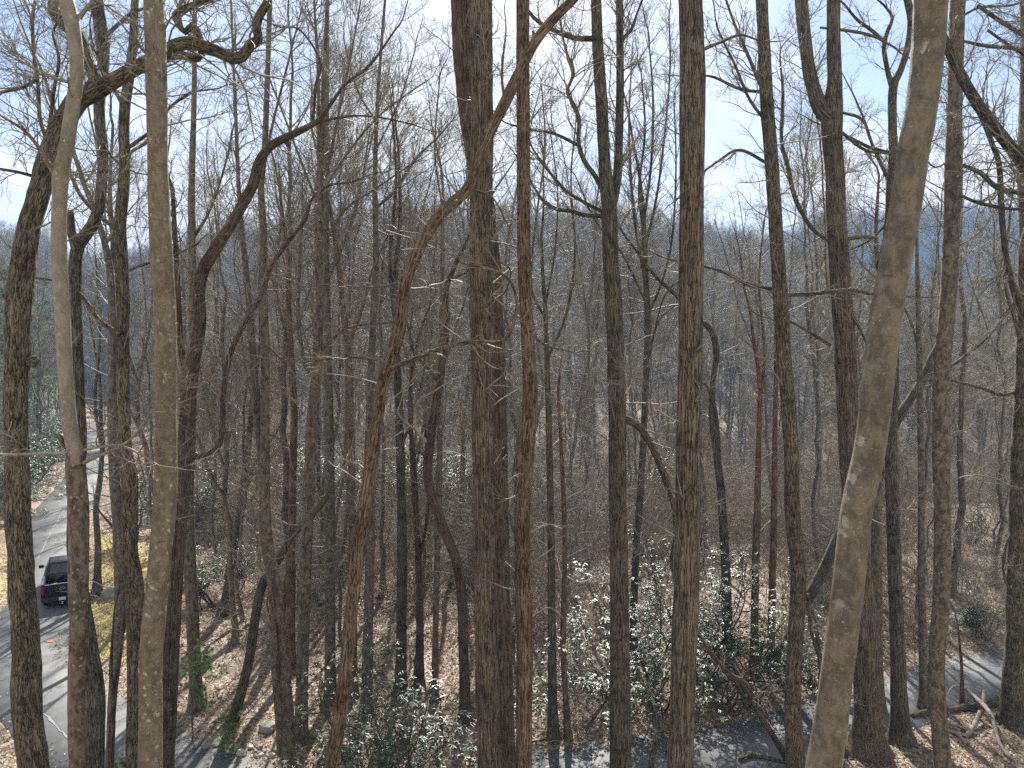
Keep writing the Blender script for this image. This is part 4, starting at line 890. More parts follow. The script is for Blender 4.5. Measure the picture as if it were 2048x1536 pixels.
# ------------------------------------------------------------------ beyond those: one mass of forest, instanced
def join_proto(name, tr_me, cr_me):
    me = bpy.data.meshes.new(name)
    Vs, Fs, ids, off = [], [], [], 0
    for i, s in enumerate((tr_me, cr_me)):
        v = np.empty(len(s.vertices) * 3, np.float32); s.vertices.foreach_get("co", v); v = v.reshape(-1, 3)
        f = np.empty(len(s.loops), np.int32); s.loops.foreach_get("vertex_index", f); f = f.reshape(-1, 4)
        Vs.append(v); Fs.append(f + off); ids.append(np.full(len(f), i, np.int32)); off += len(v)
    return mesh_from(name, np.concatenate(Vs), np.concatenate(Fs), mats=[tr_me.materials[0], cr_me.materials[0]], midx4=np.concatenate(ids), bark=np.concatenate(Vs))
def lib(name, meshes):
    c = bpy.data.collections.new(name)
    for i, me in enumerate(meshes):
        c.objects.link(bpy.data.objects.new("%s_%02d" % (name, i), me))
    return c
def instancer(name, pts, rotz, scl, idx, coll, kind="stuff", tilt=None):
    me = bpy.data.meshes.new(name); me.vertices.add(len(pts)); me.vertices.foreach_set("co", np.asarray(pts, np.float32).ravel())
    rot = np.zeros((len(pts), 3), np.float32); rot[:, 2] = rotz
    if tilt is not None: rot[:, :2] = tilt
    for nm, tp, key, dat in (("rot", 'FLOAT_VECTOR', "vector", rot), ("scl", 'FLOAT_VECTOR', "vector", scl), ("idx", 'INT', "value", idx)):
        a = me.attributes.new(nm, tp, 'POINT'); a.data.foreach_set(key, np.ascontiguousarray(dat, np.int32 if tp == 'INT' else np.float32).ravel())
    o = obj(name, me); o["kind"] = kind
    ng = bpy.data.node_groups.new(name + "_nodes", 'GeometryNodeTree')
    ng.interface.new_socket("Geometry", in_out='INPUT', socket_type='NodeSocketGeometry'); ng.interface.new_socket("Geometry", in_out='OUTPUT', socket_type='NodeSocketGeometry')
    N, L = ng.nodes, ng.links
    gi, go = N.new("NodeGroupInput"), N.new("NodeGroupOutput")
    ci = N.new("GeometryNodeCollectionInfo"); ci.inputs["Collection"].default_value = coll; ci.inputs["Separate Children"].default_value = True; ci.inputs["Reset Children"].default_value = True
    ip = N.new("GeometryNodeInstanceOnPoints"); ip.inputs["Pick Instance"].default_value = True
    def na(n, t):
        a = N.new("GeometryNodeInputNamedAttribute"); a.data_type = t; a.inputs["Name"].default_value = n; return a.outputs[0]
    L.new(gi.outputs[0], ip.inputs["Points"]); L.new(ci.outputs[0], ip.inputs["Instance"])
    L.new(na("rot", 'FLOAT_VECTOR'), ip.inputs["Rotation"]); L.new(na("scl", 'FLOAT_VECTOR'), ip.inputs["Scale"]); L.new(na("idx", 'INT'), ip.inputs["Instance Index"])
    L.new(ip.outputs[0], go.inputs[0])
    md = o.modifiers.new("scatter", 'NODES'); md.node_group = ng
    return o

far_protos = []
for sd, H, D, fk, tw_ in ((201, 23, 0.34, 1, M_TWIG), (202, 26, 0.40, 0, M_TWIG), (203, 21, 0.30, 1, M_TWIGR), (204, 24, 0.34, 2, M_TWIG)):
    far_protos.append(join_proto("far_tree", *grow_tree(sd, H, D, 0.34, 18, 4.8, M_GREY, tw_, 0.03, fk, 0.8, thick=2.2)))
C_FAR = lib("far_forest_sources", far_protos)
def scatter_area(n, x0, x1, y0, y1, test=None):
    out = np.zeros((0, 2))
    while len(out) < n:
        q = np.column_stack([rng.uniform(x0, x1, n * 2), rng.uniform(y0, y1, n * 2)])
        ok = np.abs(q[:, 0]) < q[:, 1] * 0.80 + 12
        if test is not None: ok &= test(q[:, 0], q[:, 1])
        out = np.concatenate([out, q[ok]])
    return out[:n]
def forest(name, n, area, smin, smax, test=None):
    q = scatter_area(n, *area, test); rd = road_dist(q[:, 0], q[:, 1]); q = q[rd > 3.0]
    z = ground(q[:, 0], q[:, 1]); s = rng.uniform(smin, smax, len(q))
    return instancer(name, np.column_stack([q, z]), rng.uniform(0, 6.28, len(q)), np.stack([s, s, s * rng.uniform(0.9, 1.15, len(q))], -1), rng.integers(0, len(far_protos), len(q)), C_FAR)
def off_road_corridor(x, y): return ~((y < 230) & (x < -0.45 * y) & (road_dist(x, y) < np.where(x < -0.63 * y, 2.0, 6.0)))
forest("woodland", 620, (-150, 150, 105, 190), 0.75, 1.15, off_road_corridor)
forest("hillside_forest", 7500, (-360, 360, 185, 430), 0.7, 1.1)
forest("ridge_forest", 3600, (150, 760, 560, 800), 0.8, 1.25)

# understorey thicket: brush nobody could count
def grow_brush(seed, n, h, mat):
    global rng
    keep = rng; rng = np.random.default_rng(seed)
    g = Geo(); base = np.zeros((n, 3)); base[:, :2] = rng.normal(size=(n, 2)) * 0.35
    M = 7; P = np.empty((n, M, 3)); P[:, 0] = base; d = norm(np.column_stack([rng.normal(size=(n, 2)) * 0.35, np.ones(n)])); L = h * rng.uniform(0.5, 1.1, n)
    for m in range(1, M):
        d = norm(d + rng.normal(size=(n, 3)) * 0.16 + [0, 0, 0.03]); P[:, m] = P[:, m - 1] + d * (L / (M - 1))[:, None]
    P[:, 0, 2] -= 0.15
    R = np.linspace(0.020, 0.006, M)[None] * rng.uniform(0.6, 1.3, (n, 1)); g.tubes(P, R, 4)
    a, ar = spawn(P, R, n * 9, 0.2, 1.0, h * 0.36, 55, 0.03, 0.17, 5, 0.6, 0.0045, lt=0.4); g.tubes(a, ar, 3)
    b_, br = spawn(a, ar, n * 9 * 5, 0.15, 1.0, 0.55, 45, 0.02, 0.2, 4, 0.65, 0.0036, lt=0.3); g.tubes(b_, br, 3)
    rng = keep
    return g.mesh("brush", mat)
C_BRUSH = lib("brush_sources", [grow_brush(301, 5, 3.0, M_TWIG), grow_brush(302, 4, 4.6, M_TWIGR), grow_brush(303, 4, 6.0, M_TWIG), grow_brush(304, 6, 1.8, M_DEAD), grow_brush(305, 3, 8.5, M_TWIGR)])
q = np.concatenate([scatter_area(650, -60, 60, 31, 42), scatter_area(1300, -60, 60, 39, 60), scatter_area(2600, -75, 75, 48, 90), scatter_area(3600, -125, 125, 70, 165)])
rd = road_dist(q[:, 0], q[:, 1])
qpx = 1024 + FPX * q[:, 0] / q[:, 1]
ok = ~((qpx > 1190) & (qpx < 1570) & (q[:, 1] < 42)) & ~((qpx > 1740) & (q[:, 1] < 62) & (rng.random(len(q)) < 0.75))
ok &= ~((qpx > 590) & (qpx < 980) & (q[:, 1] < 36)) & (rd > 1.2) & off_road_corridor(q[:, 0], q[:, 1]) & ~((q[:, 1] < 50) & (q[:, 0] < -0.36 * q[:, 1]) & (rd < 9))
q = q[ok]; s = rng.uniform(0.7, 1.3, len(q)); ix = rng.choice(5, len(q), p=[0.28, 0.28, 0.23, 0.12, 0.09])
instancer("undergrowth", np.column_stack([q, ground(q[:, 0], q[:, 1])]), rng.uniform(0, 6.28, len(q)), np.stack([s] * 3, -1), ix, C_BRUSH, tilt=rng.normal(size=(len(q), 2)) * 0.08)

# ------------------------------------------------------------------ evergreen shrubs
def leaf_cards(pos, dirs, L, Wd, up=(0, 0, 1), fold=0.25, jit=0.35):
    """pointed leaves of two folded halves: 5 points, 2 quads each sharing the midrib"""
    n = len(pos); d = norm(dirs); u = np.broadcast_to(np.asarray(up, float), (n, 3)) + rng.normal(size=(n, 3)) * jit
    side = norm(np.cross(d, u)); nn = norm(np.cross(side, d)); L = L[:, None]; Wd = Wd[:, None]
    base = pos; tip = pos + d * L - nn * L * 0.18; mid = pos + d * L * 0.5
    l = mid + side * Wd * 0.5 + nn * Wd * fold; r = mid - side * Wd * 0.5 + nn * Wd * fold
    V = np.stack([base, l, tip, r], 1).reshape(-1, 3)
    i = np.arange(n)[:, None] * 4
    F3 = np.concatenate([i + [0, 2, 1], i + [0, 3, 2]])
    return V, F3
def grow_laurel(seed, n, h, spread, lL, nleaf, whorl=7, flat=0.35, jit=0.28):
    global rng
    keep = rng; rng = np.random.default_rng(seed)
    M = 9; P = np.empty((n, M, 3)); P[:, 0] = 0; P[:, 0, :2] = rng.normal(size=(n, 2)) * 0.3
    az = rng.uniform(0, 6.28, n); d = norm(np.stack([np.cos(az) * 0.7, np.sin(az) * 0.7, np.full(n, 0.9)], -1)); L = h * rng.uniform(0.7, 1.2, n)
    for m in range(1, M):
        d = norm(d + rng.normal(size=(n, 3)) * 0.22 + [0, 0, 0.05]); P[:, m] = P[:, m - 1] + d * (L / (M - 1))[:, None]
    P[:, 0, 2] -= 0.2
    R = np.linspace(0.042, 0.012, M)[None] * rng.uniform(0.7, 1.2, (n, 1)); g = Geo(); g.tubes(P, R, 6, 0.1)
    a, ar = spawn(P, R, n * 9, 0.35, 1.0, spread, 50, 0.06, 0.2, 6, 0.6, 0.007, lt=0.3); g.tubes(a, ar, 4)
    b_, br = spawn(a, ar, int(nleaf / whorl), 0.25, 1.0, 0.5, 45, 0.10, 0.18, 4, 0.65, 0.004, lt=0.2); g.tubes(b_, br, 3)
    ends = b_[:, -1]; edir = norm(b_[:, -1] - b_[:, -2]); N = len(ends)
    pos = np.repeat(ends, whorl, 0) - np.repeat(edir, whorl, 0) * rng.uniform(0, 0.12, (N * whorl, 1))
    ang = rng.uniform(0, 6.28, N * whorl); ref = norm(np.cross(np.repeat(edir, whorl, 0), rng.normal(size=(N * whorl, 3))))
    dd = norm((np.repeat(edir, whorl, 0) * 0.35 + ref) * [1, 1, flat] + [0, 0, -0.04])
    V, F = leaf_cards(pos, dd, lL * rng.uniform(0.7, 1.25, N * whorl), lL * 0.42 * rng.uniform(0.8, 1.2, N * whorl), fold=0.06, jit=jit)
    tint = np.repeat(np.clip(rng.normal(0.3, 0.25, N * whorl), 0, 1) ** 1.3, 4)
    rng = keep
    return g.mesh("laurel_stems", M_DARK), mesh_from("laurel_leaves", V, None, F, mats=[M_LAUREL], col=tint, smooth=False)
def shrub(protos, label, x, y, s=1.0, rot=0.0, group=None, sz=1.0, name="evergreen_shrub"):
    r = thing(name, label, "shrub", (x, y, gz(x, y)), rot, group); r.scale = (s, s, s * sz)
    obj("stem", protos[0], r); obj("foliage", protos[1], r)
    return r
LAUR_A = grow_laurel(401, 7, 4.9, 2.0, 0.145, 4400, 7, 0.25, 0.2); LAUR_B = grow_laurel(402, 8, 4.3, 1.9, 0.14, 4800, 7, 0.25, 0.2); LAUR_C = grow_laurel(403, 7, 5.3, 1.6, 0.15, 2500, 6, 0.15, 0.14)
LAUR_F = grow_laurel(404, 7, 2.6, 1.3, 0.13, 3200, 6); LAUR_G = grow_laurel(405, 6, 3.4, 1.4, 0.14, 3000, 6)
def at_px(px, Y): return float((px - 1024) / FPX * Y)
shrub(LAUR_C, "open rhododendron with sunlit white-glinting leaves below the leaning orange-brown trunk", at_px(690, 18.5), 18.5, 0.95, 0.4)
shrub(LAUR_C, "glinting rhododendron with sparse leaves at the foot of the broad centre trunk", at_px(880, 18.8), 18.8, 0.95, 2.1)
shrub(LAUR_C, "white-glinting rhododendron between the leaning orange-brown trunk and the S-curved dark tree", at_px(785, 19.4), 19.4, 0.93, 3.6)
shrub(LAUR_A, "dense glossy laurel between the two-stemmed ridged trunk and the thick coarse trunk", at_px(1310, 26.2), 26.2, 0.95, 1.0)
shrub(LAUR_B, "full dark-green laurel just right of the thick coarse-barked trunk", at_px(1445, 26.4), 26.4, 1.0, 2.5)
shrub(LAUR_C, "tall loose laurel with its upper sprays sunlit, behind the thick coarse-barked trunk", at_px(1420, 28.5), 28.5, 1.05, 4.0)
shrub(LAUR_A, "laurel reaching to the dark wavering trunk, near the crooked bare stem", at_px(1520, 26.8), 26.8, 0.80, 5.1)
shrub(LAUR_C, "tall laurel with open sprays between the thick coarse trunk and the ridged two-stemmed one", at_px(1300, 27.6), 27.6, 1.1, 5.5)
shrub(LAUR_B, "low laurel by the road left of the two-stemmed ridged trunk", at_px(1238, 27.0), 27.0, 0.72, 0.2)
shrub(LAUR_B, "shaded laurel behind the dark wavering trunk at its foot", at_px(1640, 27.8), 27.8, 0.55, 3.3)
shrub(LAUR_F, "small laurel on the leafy slope by the tilted dark trunk", at_px(425, 37), 37, 0.95, 1.3)
shrub(LAUR_F, "laurel clump behind the tilted dark trunk, right of the others there", at_px(470, 40), 40, 0.9, 2.8)
shrub(LAUR_F, "sparse laurel at the right edge under the stout mossy trunk", at_px(1985, 33), 33, 0.6, 0.8)
more = [(rng.uniform(330, 960), rng.uniform(52, 78), rng.uniform(1.0, 1.7)) for _ in range(34)] + [(rng.uniform(1050, 1620), rng.uniform(60, 90), rng.uniform(1.0, 1.5)) for _ in range(12)]
GL = "evergreen laurels scattered far back in the wood"
for px, Y, s in [(500, 58, 1.1), (430, 62, 1.2), (395, 70, 1.2), (560, 66, 1.0), (610, 75, 1.2), (680, 62, 1.0), (720, 80, 1.2), (800, 72, 1.0), (870, 85, 1.3), (900, 64, 0.9), (960, 90, 1.2), (340, 78, 1.2), (520, 90, 1.4), (640, 98, 1.3),
                 (1090, 80, 1.0), (1190, 88, 1.1), (1320, 84, 1.1), (1480, 92, 1.0), (1820, 60, 0.8), (1950, 50, 0.9), (2030, 62, 1.0), (300, 90, 1.3), (470, 76, 1.2), (760, 95, 1.3)] + more:
    x = at_px(px, Y); shrub(LAUR_F if rng.random() < 0.5 else LAUR_G, "dark evergreen laurel among the far trunks of the wood", x, Y, s, rng.uniform(0, 6.28), GL)
GL2 = "laurels on the bank left of the road"
for px, Y, s in [(20, 62, 1.3), (80, 66, 1.4), (110, 78, 1.5), (55, 84, 1.5), (5, 76, 1.5), (130, 100, 1.6), (-30, 58, 1.2), (95, 94, 1.5), (30, 100, 1.6), (60, 58, 1.0)] + [(rng.uniform(20, 150), rng.uniform(58, 125), rng.uniform(1.0, 1.6)) for _ in range(26)]:
    x = at_px(px, Y)
    for _ in range(12):
        if road_dist(np.array([x]), np.array([Y]))[0] < 2.6: x -= 0.8
    shrub(LAUR_G, "laurel bush in the thicket left of the road", x, Y, s, rng.uniform(0, 6.28), GL2)

# ------------------------------------------------------------------ pines
def needle_tufts(c, dirs, n, L, w):
    N = len(c); C = np.repeat(c, n, 0); D = norm(np.repeat(norm(dirs), n, 0) * 0.55 + rng.normal(size=(N * n, 3)) * 0.75)
    s = norm(np.cross(D, rng.normal(size=(N * n, 3)))); l = (L * rng.uniform(0.6, 1.1, N * n))[:, None]
    V = np.stack([C - s * w, C + s * w, C + D * l + [0, 0, -0.02]], 1).reshape(-1, 3)
    return V, np.arange(N * n * 3).reshape(-1, 3)
def grow_pine(seed, H, D, crown0, nl, spread, nt, nn, nL, nw, mat):
    global rng
    keep = rng; rng = np.random.default_rng(seed)
    z = np.linspace(0, 1, 16); P = np.stack([0.05 * np.cumsum(rng.normal(size=16)) * H / 20, 0.05 * np.cumsum(rng.normal(size=16)) * H / 20, z * H - 0.15], -1)[None]; R = (D / 2 * (1 - 0.93 * z))[None]
    g = Geo(); g.tubes(P, R, 8, 0.06)
    lp, lr = spawn(P, R, nl, crown0, 0.99, spread, 78, 0.05, 0.07, 7, 0.35, 0.006, lt=0.75); c = Geo(); c.tubes(lp, lr, 4)
    b_, br = spawn(lp, lr, nt, 0.3, 1.0, spread * 0.28, 45, 0.10, 0.12, 4, 0.6, 0.004, lt=0.4); c.tubes(b_, br, 3)
    t = rng.uniform(0.4, 1.0, len(b_) * 2); idx = np.repeat(np.arange(len(b_)), 2); pos, tan, _, _ = sample_on(b_, idx, t)
    V, F = needle_tufts(pos, tan + [0, 0, 0.35], nn, nL, nw)
    tint = np.repeat(np.clip(rng.normal(0.4, 0.25, len(F)), 0, 1), 3)
    rng = keep
    return g.mesh("pine_trunk", M_DARK), c.mesh("pine_limbs", M_TWIG), mesh_from("pine_needles", V, None, F, mats=[mat], col=tint, smooth=False)
PINE = [grow_pine(501, 19, 0.32, 0.22, 70, 3.6, 620, 12, 0.34, 0.016, M_PINE), grow_pine(502, 16, 0.28, 0.15, 70, 3.2, 620, 12, 0.34, 0.016, M_PINE)]
def pine(pr, label, px, Y, s, group=None):
    x = at_px(px, Y); r = thing("pine_tree", label, "pine", (x, Y, gz(x, Y)), rng.uniform(0, 6.28), group); r.scale = (s, s, s)
    obj("trunk", pr[0], r); obj("limbs", pr[1], r); obj("needles", pr[2], r)
GP = "pines on the bank left of the road"
for px, Y, s in [(92, 84, 1.15), (75, 96, 1.3), (40, 98, 1.25), (0, 78, 1.0), (118, 112, 1.35), (70, 130, 1.3), (10, 125, 1.3), (170, 178, 1.2), (110, 150, 1.3), (215, 170, 1.1)]:
    x = at_px(px, Y)
    if road_dist(np.array([x]), np.array([Y]))[0] < 4: px -= 60
    pine(PINE[rng.integers(2)], "green pine standing left of the road at the far left edge", px, Y, s, GP)
GP2 = "evergreens far off on the valley side"
for px, Y, s in [(1325, 150, 1.1), (1345, 165, 1.2), (1300, 172, 1.15), (1090, 185, 1.0), (1035, 178, 1.0), (1640, 170, 0.8), (1180, 200, 1.0), (1250, 190, 0.9), (880, 190, 0.8), (1360, 180, 1.2), (1060, 215, 1.1), (1520, 200, 0.8)]:
    pine(PINE[rng.integers(2)], "blue-green evergreen far off in the bare forest on the valley side", px, Y, s, GP2)
sap = grow_pine(503, 3.6, 0.06, 0.06, 34, 2.1, 120, 44, 0.17, 0.0058, M_NEEDLE); sap2 = grow_pine(504, 2.0, 0.04, 0.08, 18, 1.2, 52, 44, 0.16, 0.0058, M_NEEDLE)
def sapling(pr, label, px, Y, s):
    x = at_px(px, Y); r = thing("pine_sapling", label, "pine", (x, Y, gz(x, Y)), rng.uniform(0, 6.28)); r.scale = (s, s, s)
    obj("trunk", pr[0], r); obj("limbs", pr[1], r); obj("needles", pr[2], r)
sapling(sap, "bright green young pine right of the lichen-spotted trunk, by the road", 372, 24.2, 0.95)
sapling(sap2, "little green pine at the road bend, right of the larger young pine", 455, 23.4, 0.75)
sapling(sap2, "small green pine with thin tufts just left of the lichen-spotted trunk", 262, 21.5, 0.95)
sapling(sap2, "low green pine seedling at the bottom edge near the kinked beech", 196, 20.6, 0.7)
sapling(sap2, "little pine seedling on the leafy strip right of the bowed reddish-brown trunk", 1088, 27.5, 0.6)
# ------------------------------------------------------------------ rocks, logs and fallen wood
m, nt, b = new_mat("stone"); k = NT(nt)
oc = k.node("ShaderNodeTexCoord").outputs["Object"]; n1 = k.noise(oc, 3.0, 6, 0.65).outputs["Fac"]; n2 = k.noise(oc, 12.0, 5, 0.7).outputs["Fac"]
c = k.mix(k.rng(n1, 0.35, 0.65), (0.16, 0.15, 0.135), (0.34, 0.32, 0.285)); nz = k.node("ShaderNodeSeparateXYZ"); k.put(nz.inputs[0], k.node("ShaderNodeNewGeometry").outputs["Normal"])
c = k.mix(k.math('MULTIPLY', k.rng(n2, 0.5, 0.62), k.rng(nz.outputs[2], 0.2, 0.8)), c, (0.17, 0.16, 0.045))
k.put(b.inputs["Base Color"], c); b.inputs["Roughness"].default_value = 0.85; k.put(b.inputs["Normal"], k.bump(n2, 0.7, 0.03)); M_STONE = m
M_LOGW = twig_mat('weathered_wood', (0.17, 0.15, 0.12), (0.30, 0.27, 0.22), 0.7)
M_PALE = simple("pale_stone", (0.55, 0.52, 0.46), 0.8)
def rock(label, px, py, wpx, hr=0.6, mat=None, seed=0, name="rock", group=None, at=None):
    import bmesh
    p = G(px, py) if at is None else np.array(at); r = wpx * p[1] / FPX / 2
    bm = bmesh.new(); bmesh.ops.create_icosphere(bm, subdivisions=3, radius=1.0)
    co = np.array([v.co[:] for v in bm.verts]); s = 1 + 0.55 * (vnoise(co * 1.1 + seed * 5.3, seed) - 0.5) + 0.28 * (vnoise(co * 2.7 + seed, seed + 4) - 0.5)
    q = np.round(co * 2.2 * s[:, None]) / 2.2; co2 = co * s[:, None] * 0.72 + q * 0.28
    for v, w_ in zip(bm.verts, co2): v.co = Vector((w_[0] * r, w_[1] * r * 0.85, w_[2] * r * hr))
    me = bpy.data.meshes.new("rock"); bm.to_mesh(me); bm.free(); me.materials.append(mat or M_STONE)
    return thing(name, label, "rock", (p[0], p[1], p[2] + r * hr * 0.30), seed * 1.3, group, me)
rock("dark rounded boulder on the slope left of centre, beside a tilted trunk", 476, 1122, 32, 0.7, seed=1)
rock("big shadowed boulder on the mossy bank behind the bulging dark trunk", 226, 1192, 44, 0.75, seed=2, name="boulder")
rock("white-topped boulder far back at the right, between two trunks", 1916, 1243, 28, 0.9, M_PALE, 3, "boulder")
rock("mossy boulder with a yellow top beside the twin brown stems", 536, 1460, 38, 0.6, seed=4, name="boulder")
rock("flat grey stone edging the road, nearest the little pine", 428, 1488, 44, 0.3, seed=5)
rock("flat grey stone edging the road, right of the flattest one", 465, 1500, 34, 0.35, seed=6)
rock("upright pale stone in the row along the road bend", 482, 1510, 20, 0.9, M_PALE, 7)
rock("grey mossed stone near the two-stemmed ridged trunk in the leaves", 1206, 1435, 26, 0.55, seed=8)
GR = "small stones strewn along the road bend"
for i in range(26):
    px, py = rng.uniform(395, 600), rng.uniform(1490, 1534)
    if road_dist(*[np.array([v]) for v in G(px, py)[:2]])[0] < 0.15: continue
    rock("small grey stone strewn at the leafy edge of the road bend", px, py, rng.uniform(8, 17), rng.uniform(0.4, 0.8), M_STONE if rng.random() < 0.75 else M_PALE, 20 + i, "stone", GR)

def log(name, label, pts, bark, cat="log", branches=(), sides=12, lift=0.5, lump=0.14, seed=0):
    """pts: (px, py, width px, height above ground m)"""
    Q, Rr = [], []
    for (px, py, w, hh) in pts:
        p = G(px, py); r = w * p[1] / FPX / 2; Q.append([p[0], p[1], p[2] + r * lift + hh, r])
    q = crm([(a[0] * 60, a[1] * 60, a[2], a[3]) for a in Q], 14); P = np.column_stack([q[:, 0] / 60, q[:, 1] / 60, q[:, 2]]); R = q[:, 3]
    v0, v1 = norm(P[0] - P[1]), norm(P[-1] - P[-2])
    P = np.vstack([P[0] + v0 * 0.02, P, P[-1] + v1 * 0.02]); R = np.concatenate([[0.004], R, [0.004]])
    base = (float(P[0, 0]), float(P[0, 1]), float(P[0, 2]))
    g = Geo(); g.tubes(P, R, sides, lump, seed=seed); r_ = thing(name, label, cat, base, data=None)
    obj("wood", g.mesh("wood", bark, base), r_)
    for br in branches:
        B = []
        for (px, py, w, hh) in br:
            p = G(px, py); B.append([p[0], p[1], p[2] + hh, w * p[1] / FPX / 2])
        B = np.array(B); q = crm([(a[0] * 60, a[1] * 60, a[2], a[3]) for a in B], 12); e = Geo(); e.tubes(np.column_stack([q[:, 0] / 60, q[:, 1] / 60, q[:, 2]]), q[:, 3], 7, lump); obj("branch", e.mesh("branch", bark, base), r_)
    return r_
log("fallen_log", "thick mossy fallen log lying in the leaves at the right beside the lower road", [(1822, 1436, 12, 0.02), (1855, 1430, 15, 0.02), (1900, 1424, 15, 0), (1960, 1416, 20, 0.02), (2010, 1408, 24, 0.04), (2060, 1400, 24, 0.02)], M_OAK, seed=1)
log("fallen_branch", "long grey crooked dead branch propped above the leaves at bottom right", [(1888, 1362, 3, 0.5), (1925, 1395, 6, 0.45), (1955, 1422, 9, 0.4), (1972, 1440, 10, 0.4), (1985, 1458, 8, 0.35), (1993, 1485, 8, 0.2), (2005, 1505, 8, 0.08), (2028, 1525, 7, 0.0)], M_LOGW, "branch",
    [[(1966, 1434, 9, 0.4), (1968, 1420, 8, 0.75)], [(1962, 1440, 10, 0.35), (1945, 1462, 10, 0.12), (1930, 1476, 9, 0.0)], [(1925, 1395, 4, 0.45), (1905, 1398, 3, 0.5), (1892, 1410, 2, 0.3)]], 8, seed=2)
log("fallen_branch", "silvery forked stick on the leaves right of the orange-tinged trunk", [(1888, 1452, 5, 0.1), (1915, 1458, 6, 0.08), (1935, 1466, 6, 0.05), (1952, 1472, 5, 0.02)], M_LOGW, "branch", [[(1890, 1462, 6, 0.03), (1912, 1470, 7, 0.06), (1934, 1490, 6, 0.02)]], 7, seed=3)
log("fallen_branch", "dark curved log end among the leaves beside the dark wavering trunk", [(1480, 1526, 10, 0.05), (1500, 1516, 14, 0.05), (1530, 1520, 12, 0.02), (1575, 1530, 9, 0)], M_OAK, "branch", seed=4)
log("fallen_branch", "thin dark fallen stem along the leafy edge right of the bowed trunk", [(1060, 1488, 4, 0.05), (1100, 1482, 4, 0.06), (1140, 1475, 3, 0.05)], M_DARK, "branch", seed=5)
log("fallen_branch", "dark fallen bough on the slope just above the road bend", [(1172, 1466, 6, 0.05), (1190, 1450, 7, 0.3), (1212, 1432, 6, 0.6)], M_DARK, "branch", seed=6)
log("fallen_log", "dark fallen trunk slanting behind the mottled stems in the left centre", [(640, 1262, 9, 1.2), (665, 1225, 9, 1.6), (690, 1185, 8, 2.0)], M_DARK, seed=7)

# crooked bare stems by the lower road
def crooked(label, pts, Y, seed, bark=M_DARK):
    return traced(label, bark, pts, [], Y=Y, seed=seed, ntr=7, tl=1.3, top=0, flare=0.1, name="young_tree", sides=10, base_on_ground=False)
crooked("crooked brown stem slanting down right past the grey road, below the glossy laurels", [(1395, 1265, 5), (1425, 1310, 9), (1460, 1350, 11), (1490, 1368, 13), (1512, 1415, 13), (1545, 1470, 13), (1572, 1515, 14), (1580, 1536, 15)], 22.3, 61, M_REDD)
crooked("bent grey stem looping near the road at the foot of the thick coarse-barked trunk", [(1275, 1380, 4), (1300, 1430, 7), (1312, 1470, 8), (1304, 1512, 10), (1302, 1536, 11)], 22.0, 62)
crooked("thin dark sapling stem right of the dark wavering trunk with a slight bow", [(1610, 1190, 6), (1628, 1240, 8), (1638, 1300, 9), (1643, 1370, 10), (1650, 1440, 10), (1652, 1505, 11)], 23.6, 63)
traced("thin sapling post-like stem in front of the lower road at far right", M_SOUR, [(1918, 1270, 4), (1923, 1330, 6), (1924, 1380, 7), (1924, 1414, 8)], [], base_on_ground=True, seed=64, ntr=8, tl=1.2, name="young_tree")
traced("two-pronged thin stem in the leaves left of the lichen-spotted trunk at the bottom", M_REDD, [(262, 1150, 5), (250, 1220, 7), (243, 1290, 8), (236, 1340, 9), (226, 1420, 12), (221, 1536, 13)], [{"p": [(229, 1400, 7), (222, 1350, 8), (224, 1290, 6), (228, 1230, 4)]}], Y=19, seed=65, ntr=6, tl=1.2, name="young_tree", sides=10, top=0)
# reddish dead leaves still hanging on a twig in front of the far wood
hang = thing("dead_leaf_spray", "spray of hanging reddish-brown dead leaves in mid air right of the bowed trunk", "leaves", tuple(W(1105, 800, 15.9)))
g = Geo(); tw_ = W([1064, 1085, 1110, 1135], [770, 782, 800, 812], 15.9) - W(1105, 800, 15.9); g.tubes(tw_, np.array([0.012, 0.008, 0.006, 0.004]), 5); obj("twig", g.mesh("twig", M_TWIGR), hang)
pp = W([1086, 1097, 1103, 1110, 1131, 1133, 1122], [800, 842, 828, 852, 815, 830, 806], 15.9) - W(1105, 800, 15.9)
M_RED = simple("red_dead_leaf", (0.19, 0.10, 0.055), 0.6)
for p_ in pp:
    V, F = leaf_cards(np.array([p_]), np.array([[rng.normal() * 0.4, rng.normal() * 0.3, -1.0]]), np.array([0.24]), np.array([0.075]), up=(0, -1, 0.2), jit=0.15)
    obj("leaf", mesh_from("leaf", V, None, F, mats=[M_RED], smooth=False), hang)

# ------------------------------------------------------------------ loose leaves and sticks on the ground
def litter(n, x0, x1, y0, y1, L):
    q = np.column_stack([rng.uniform(x0, x1, n), y0 + (y1 - y0) * rng.random(n) ** 1.3]); q = q[np.abs(q[:, 0]) < q[:, 1] * 0.76 + 1]
    rd = road_dist(q[:, 0], q[:, 1]); keep_ = (rd > 0.05) | ((rd > -0.5) & (rng.random(len(q)) < 0.25)) | (rng.random(len(q)) < 0.012); q = q[keep_]; rd = rd[keep_]
    z = np.where(rd > 0.0, ground(q[:, 0], q[:, 1], rd), 0.045) + rng.uniform(0.015, 0.06, len(q))
    d = norm(np.column_stack([rng.normal(size=(len(q), 2)), rng.normal(size=len(q)) * 0.35]))
    return leaf_cards(np.column_stack([q, z]), d, L * rng.uniform(0.6, 1.2, len(q)), L * 0.55 * rng.uniform(0.7, 1.2, len(q)), fold=0.3)
V1, F1 = litter(52000, -30, 30, 21.5, 34, 0.13); V2, F2 = litter(60000, -46, 46, 32, 62, 0.16)
V = np.concatenate([V1, V2]); F = np.concatenate([F1, F2 + len(V1)])
tint = np.repeat(np.clip(rng.beta(1.2, 1.5, len(V) // 4), 0, 1), 4)
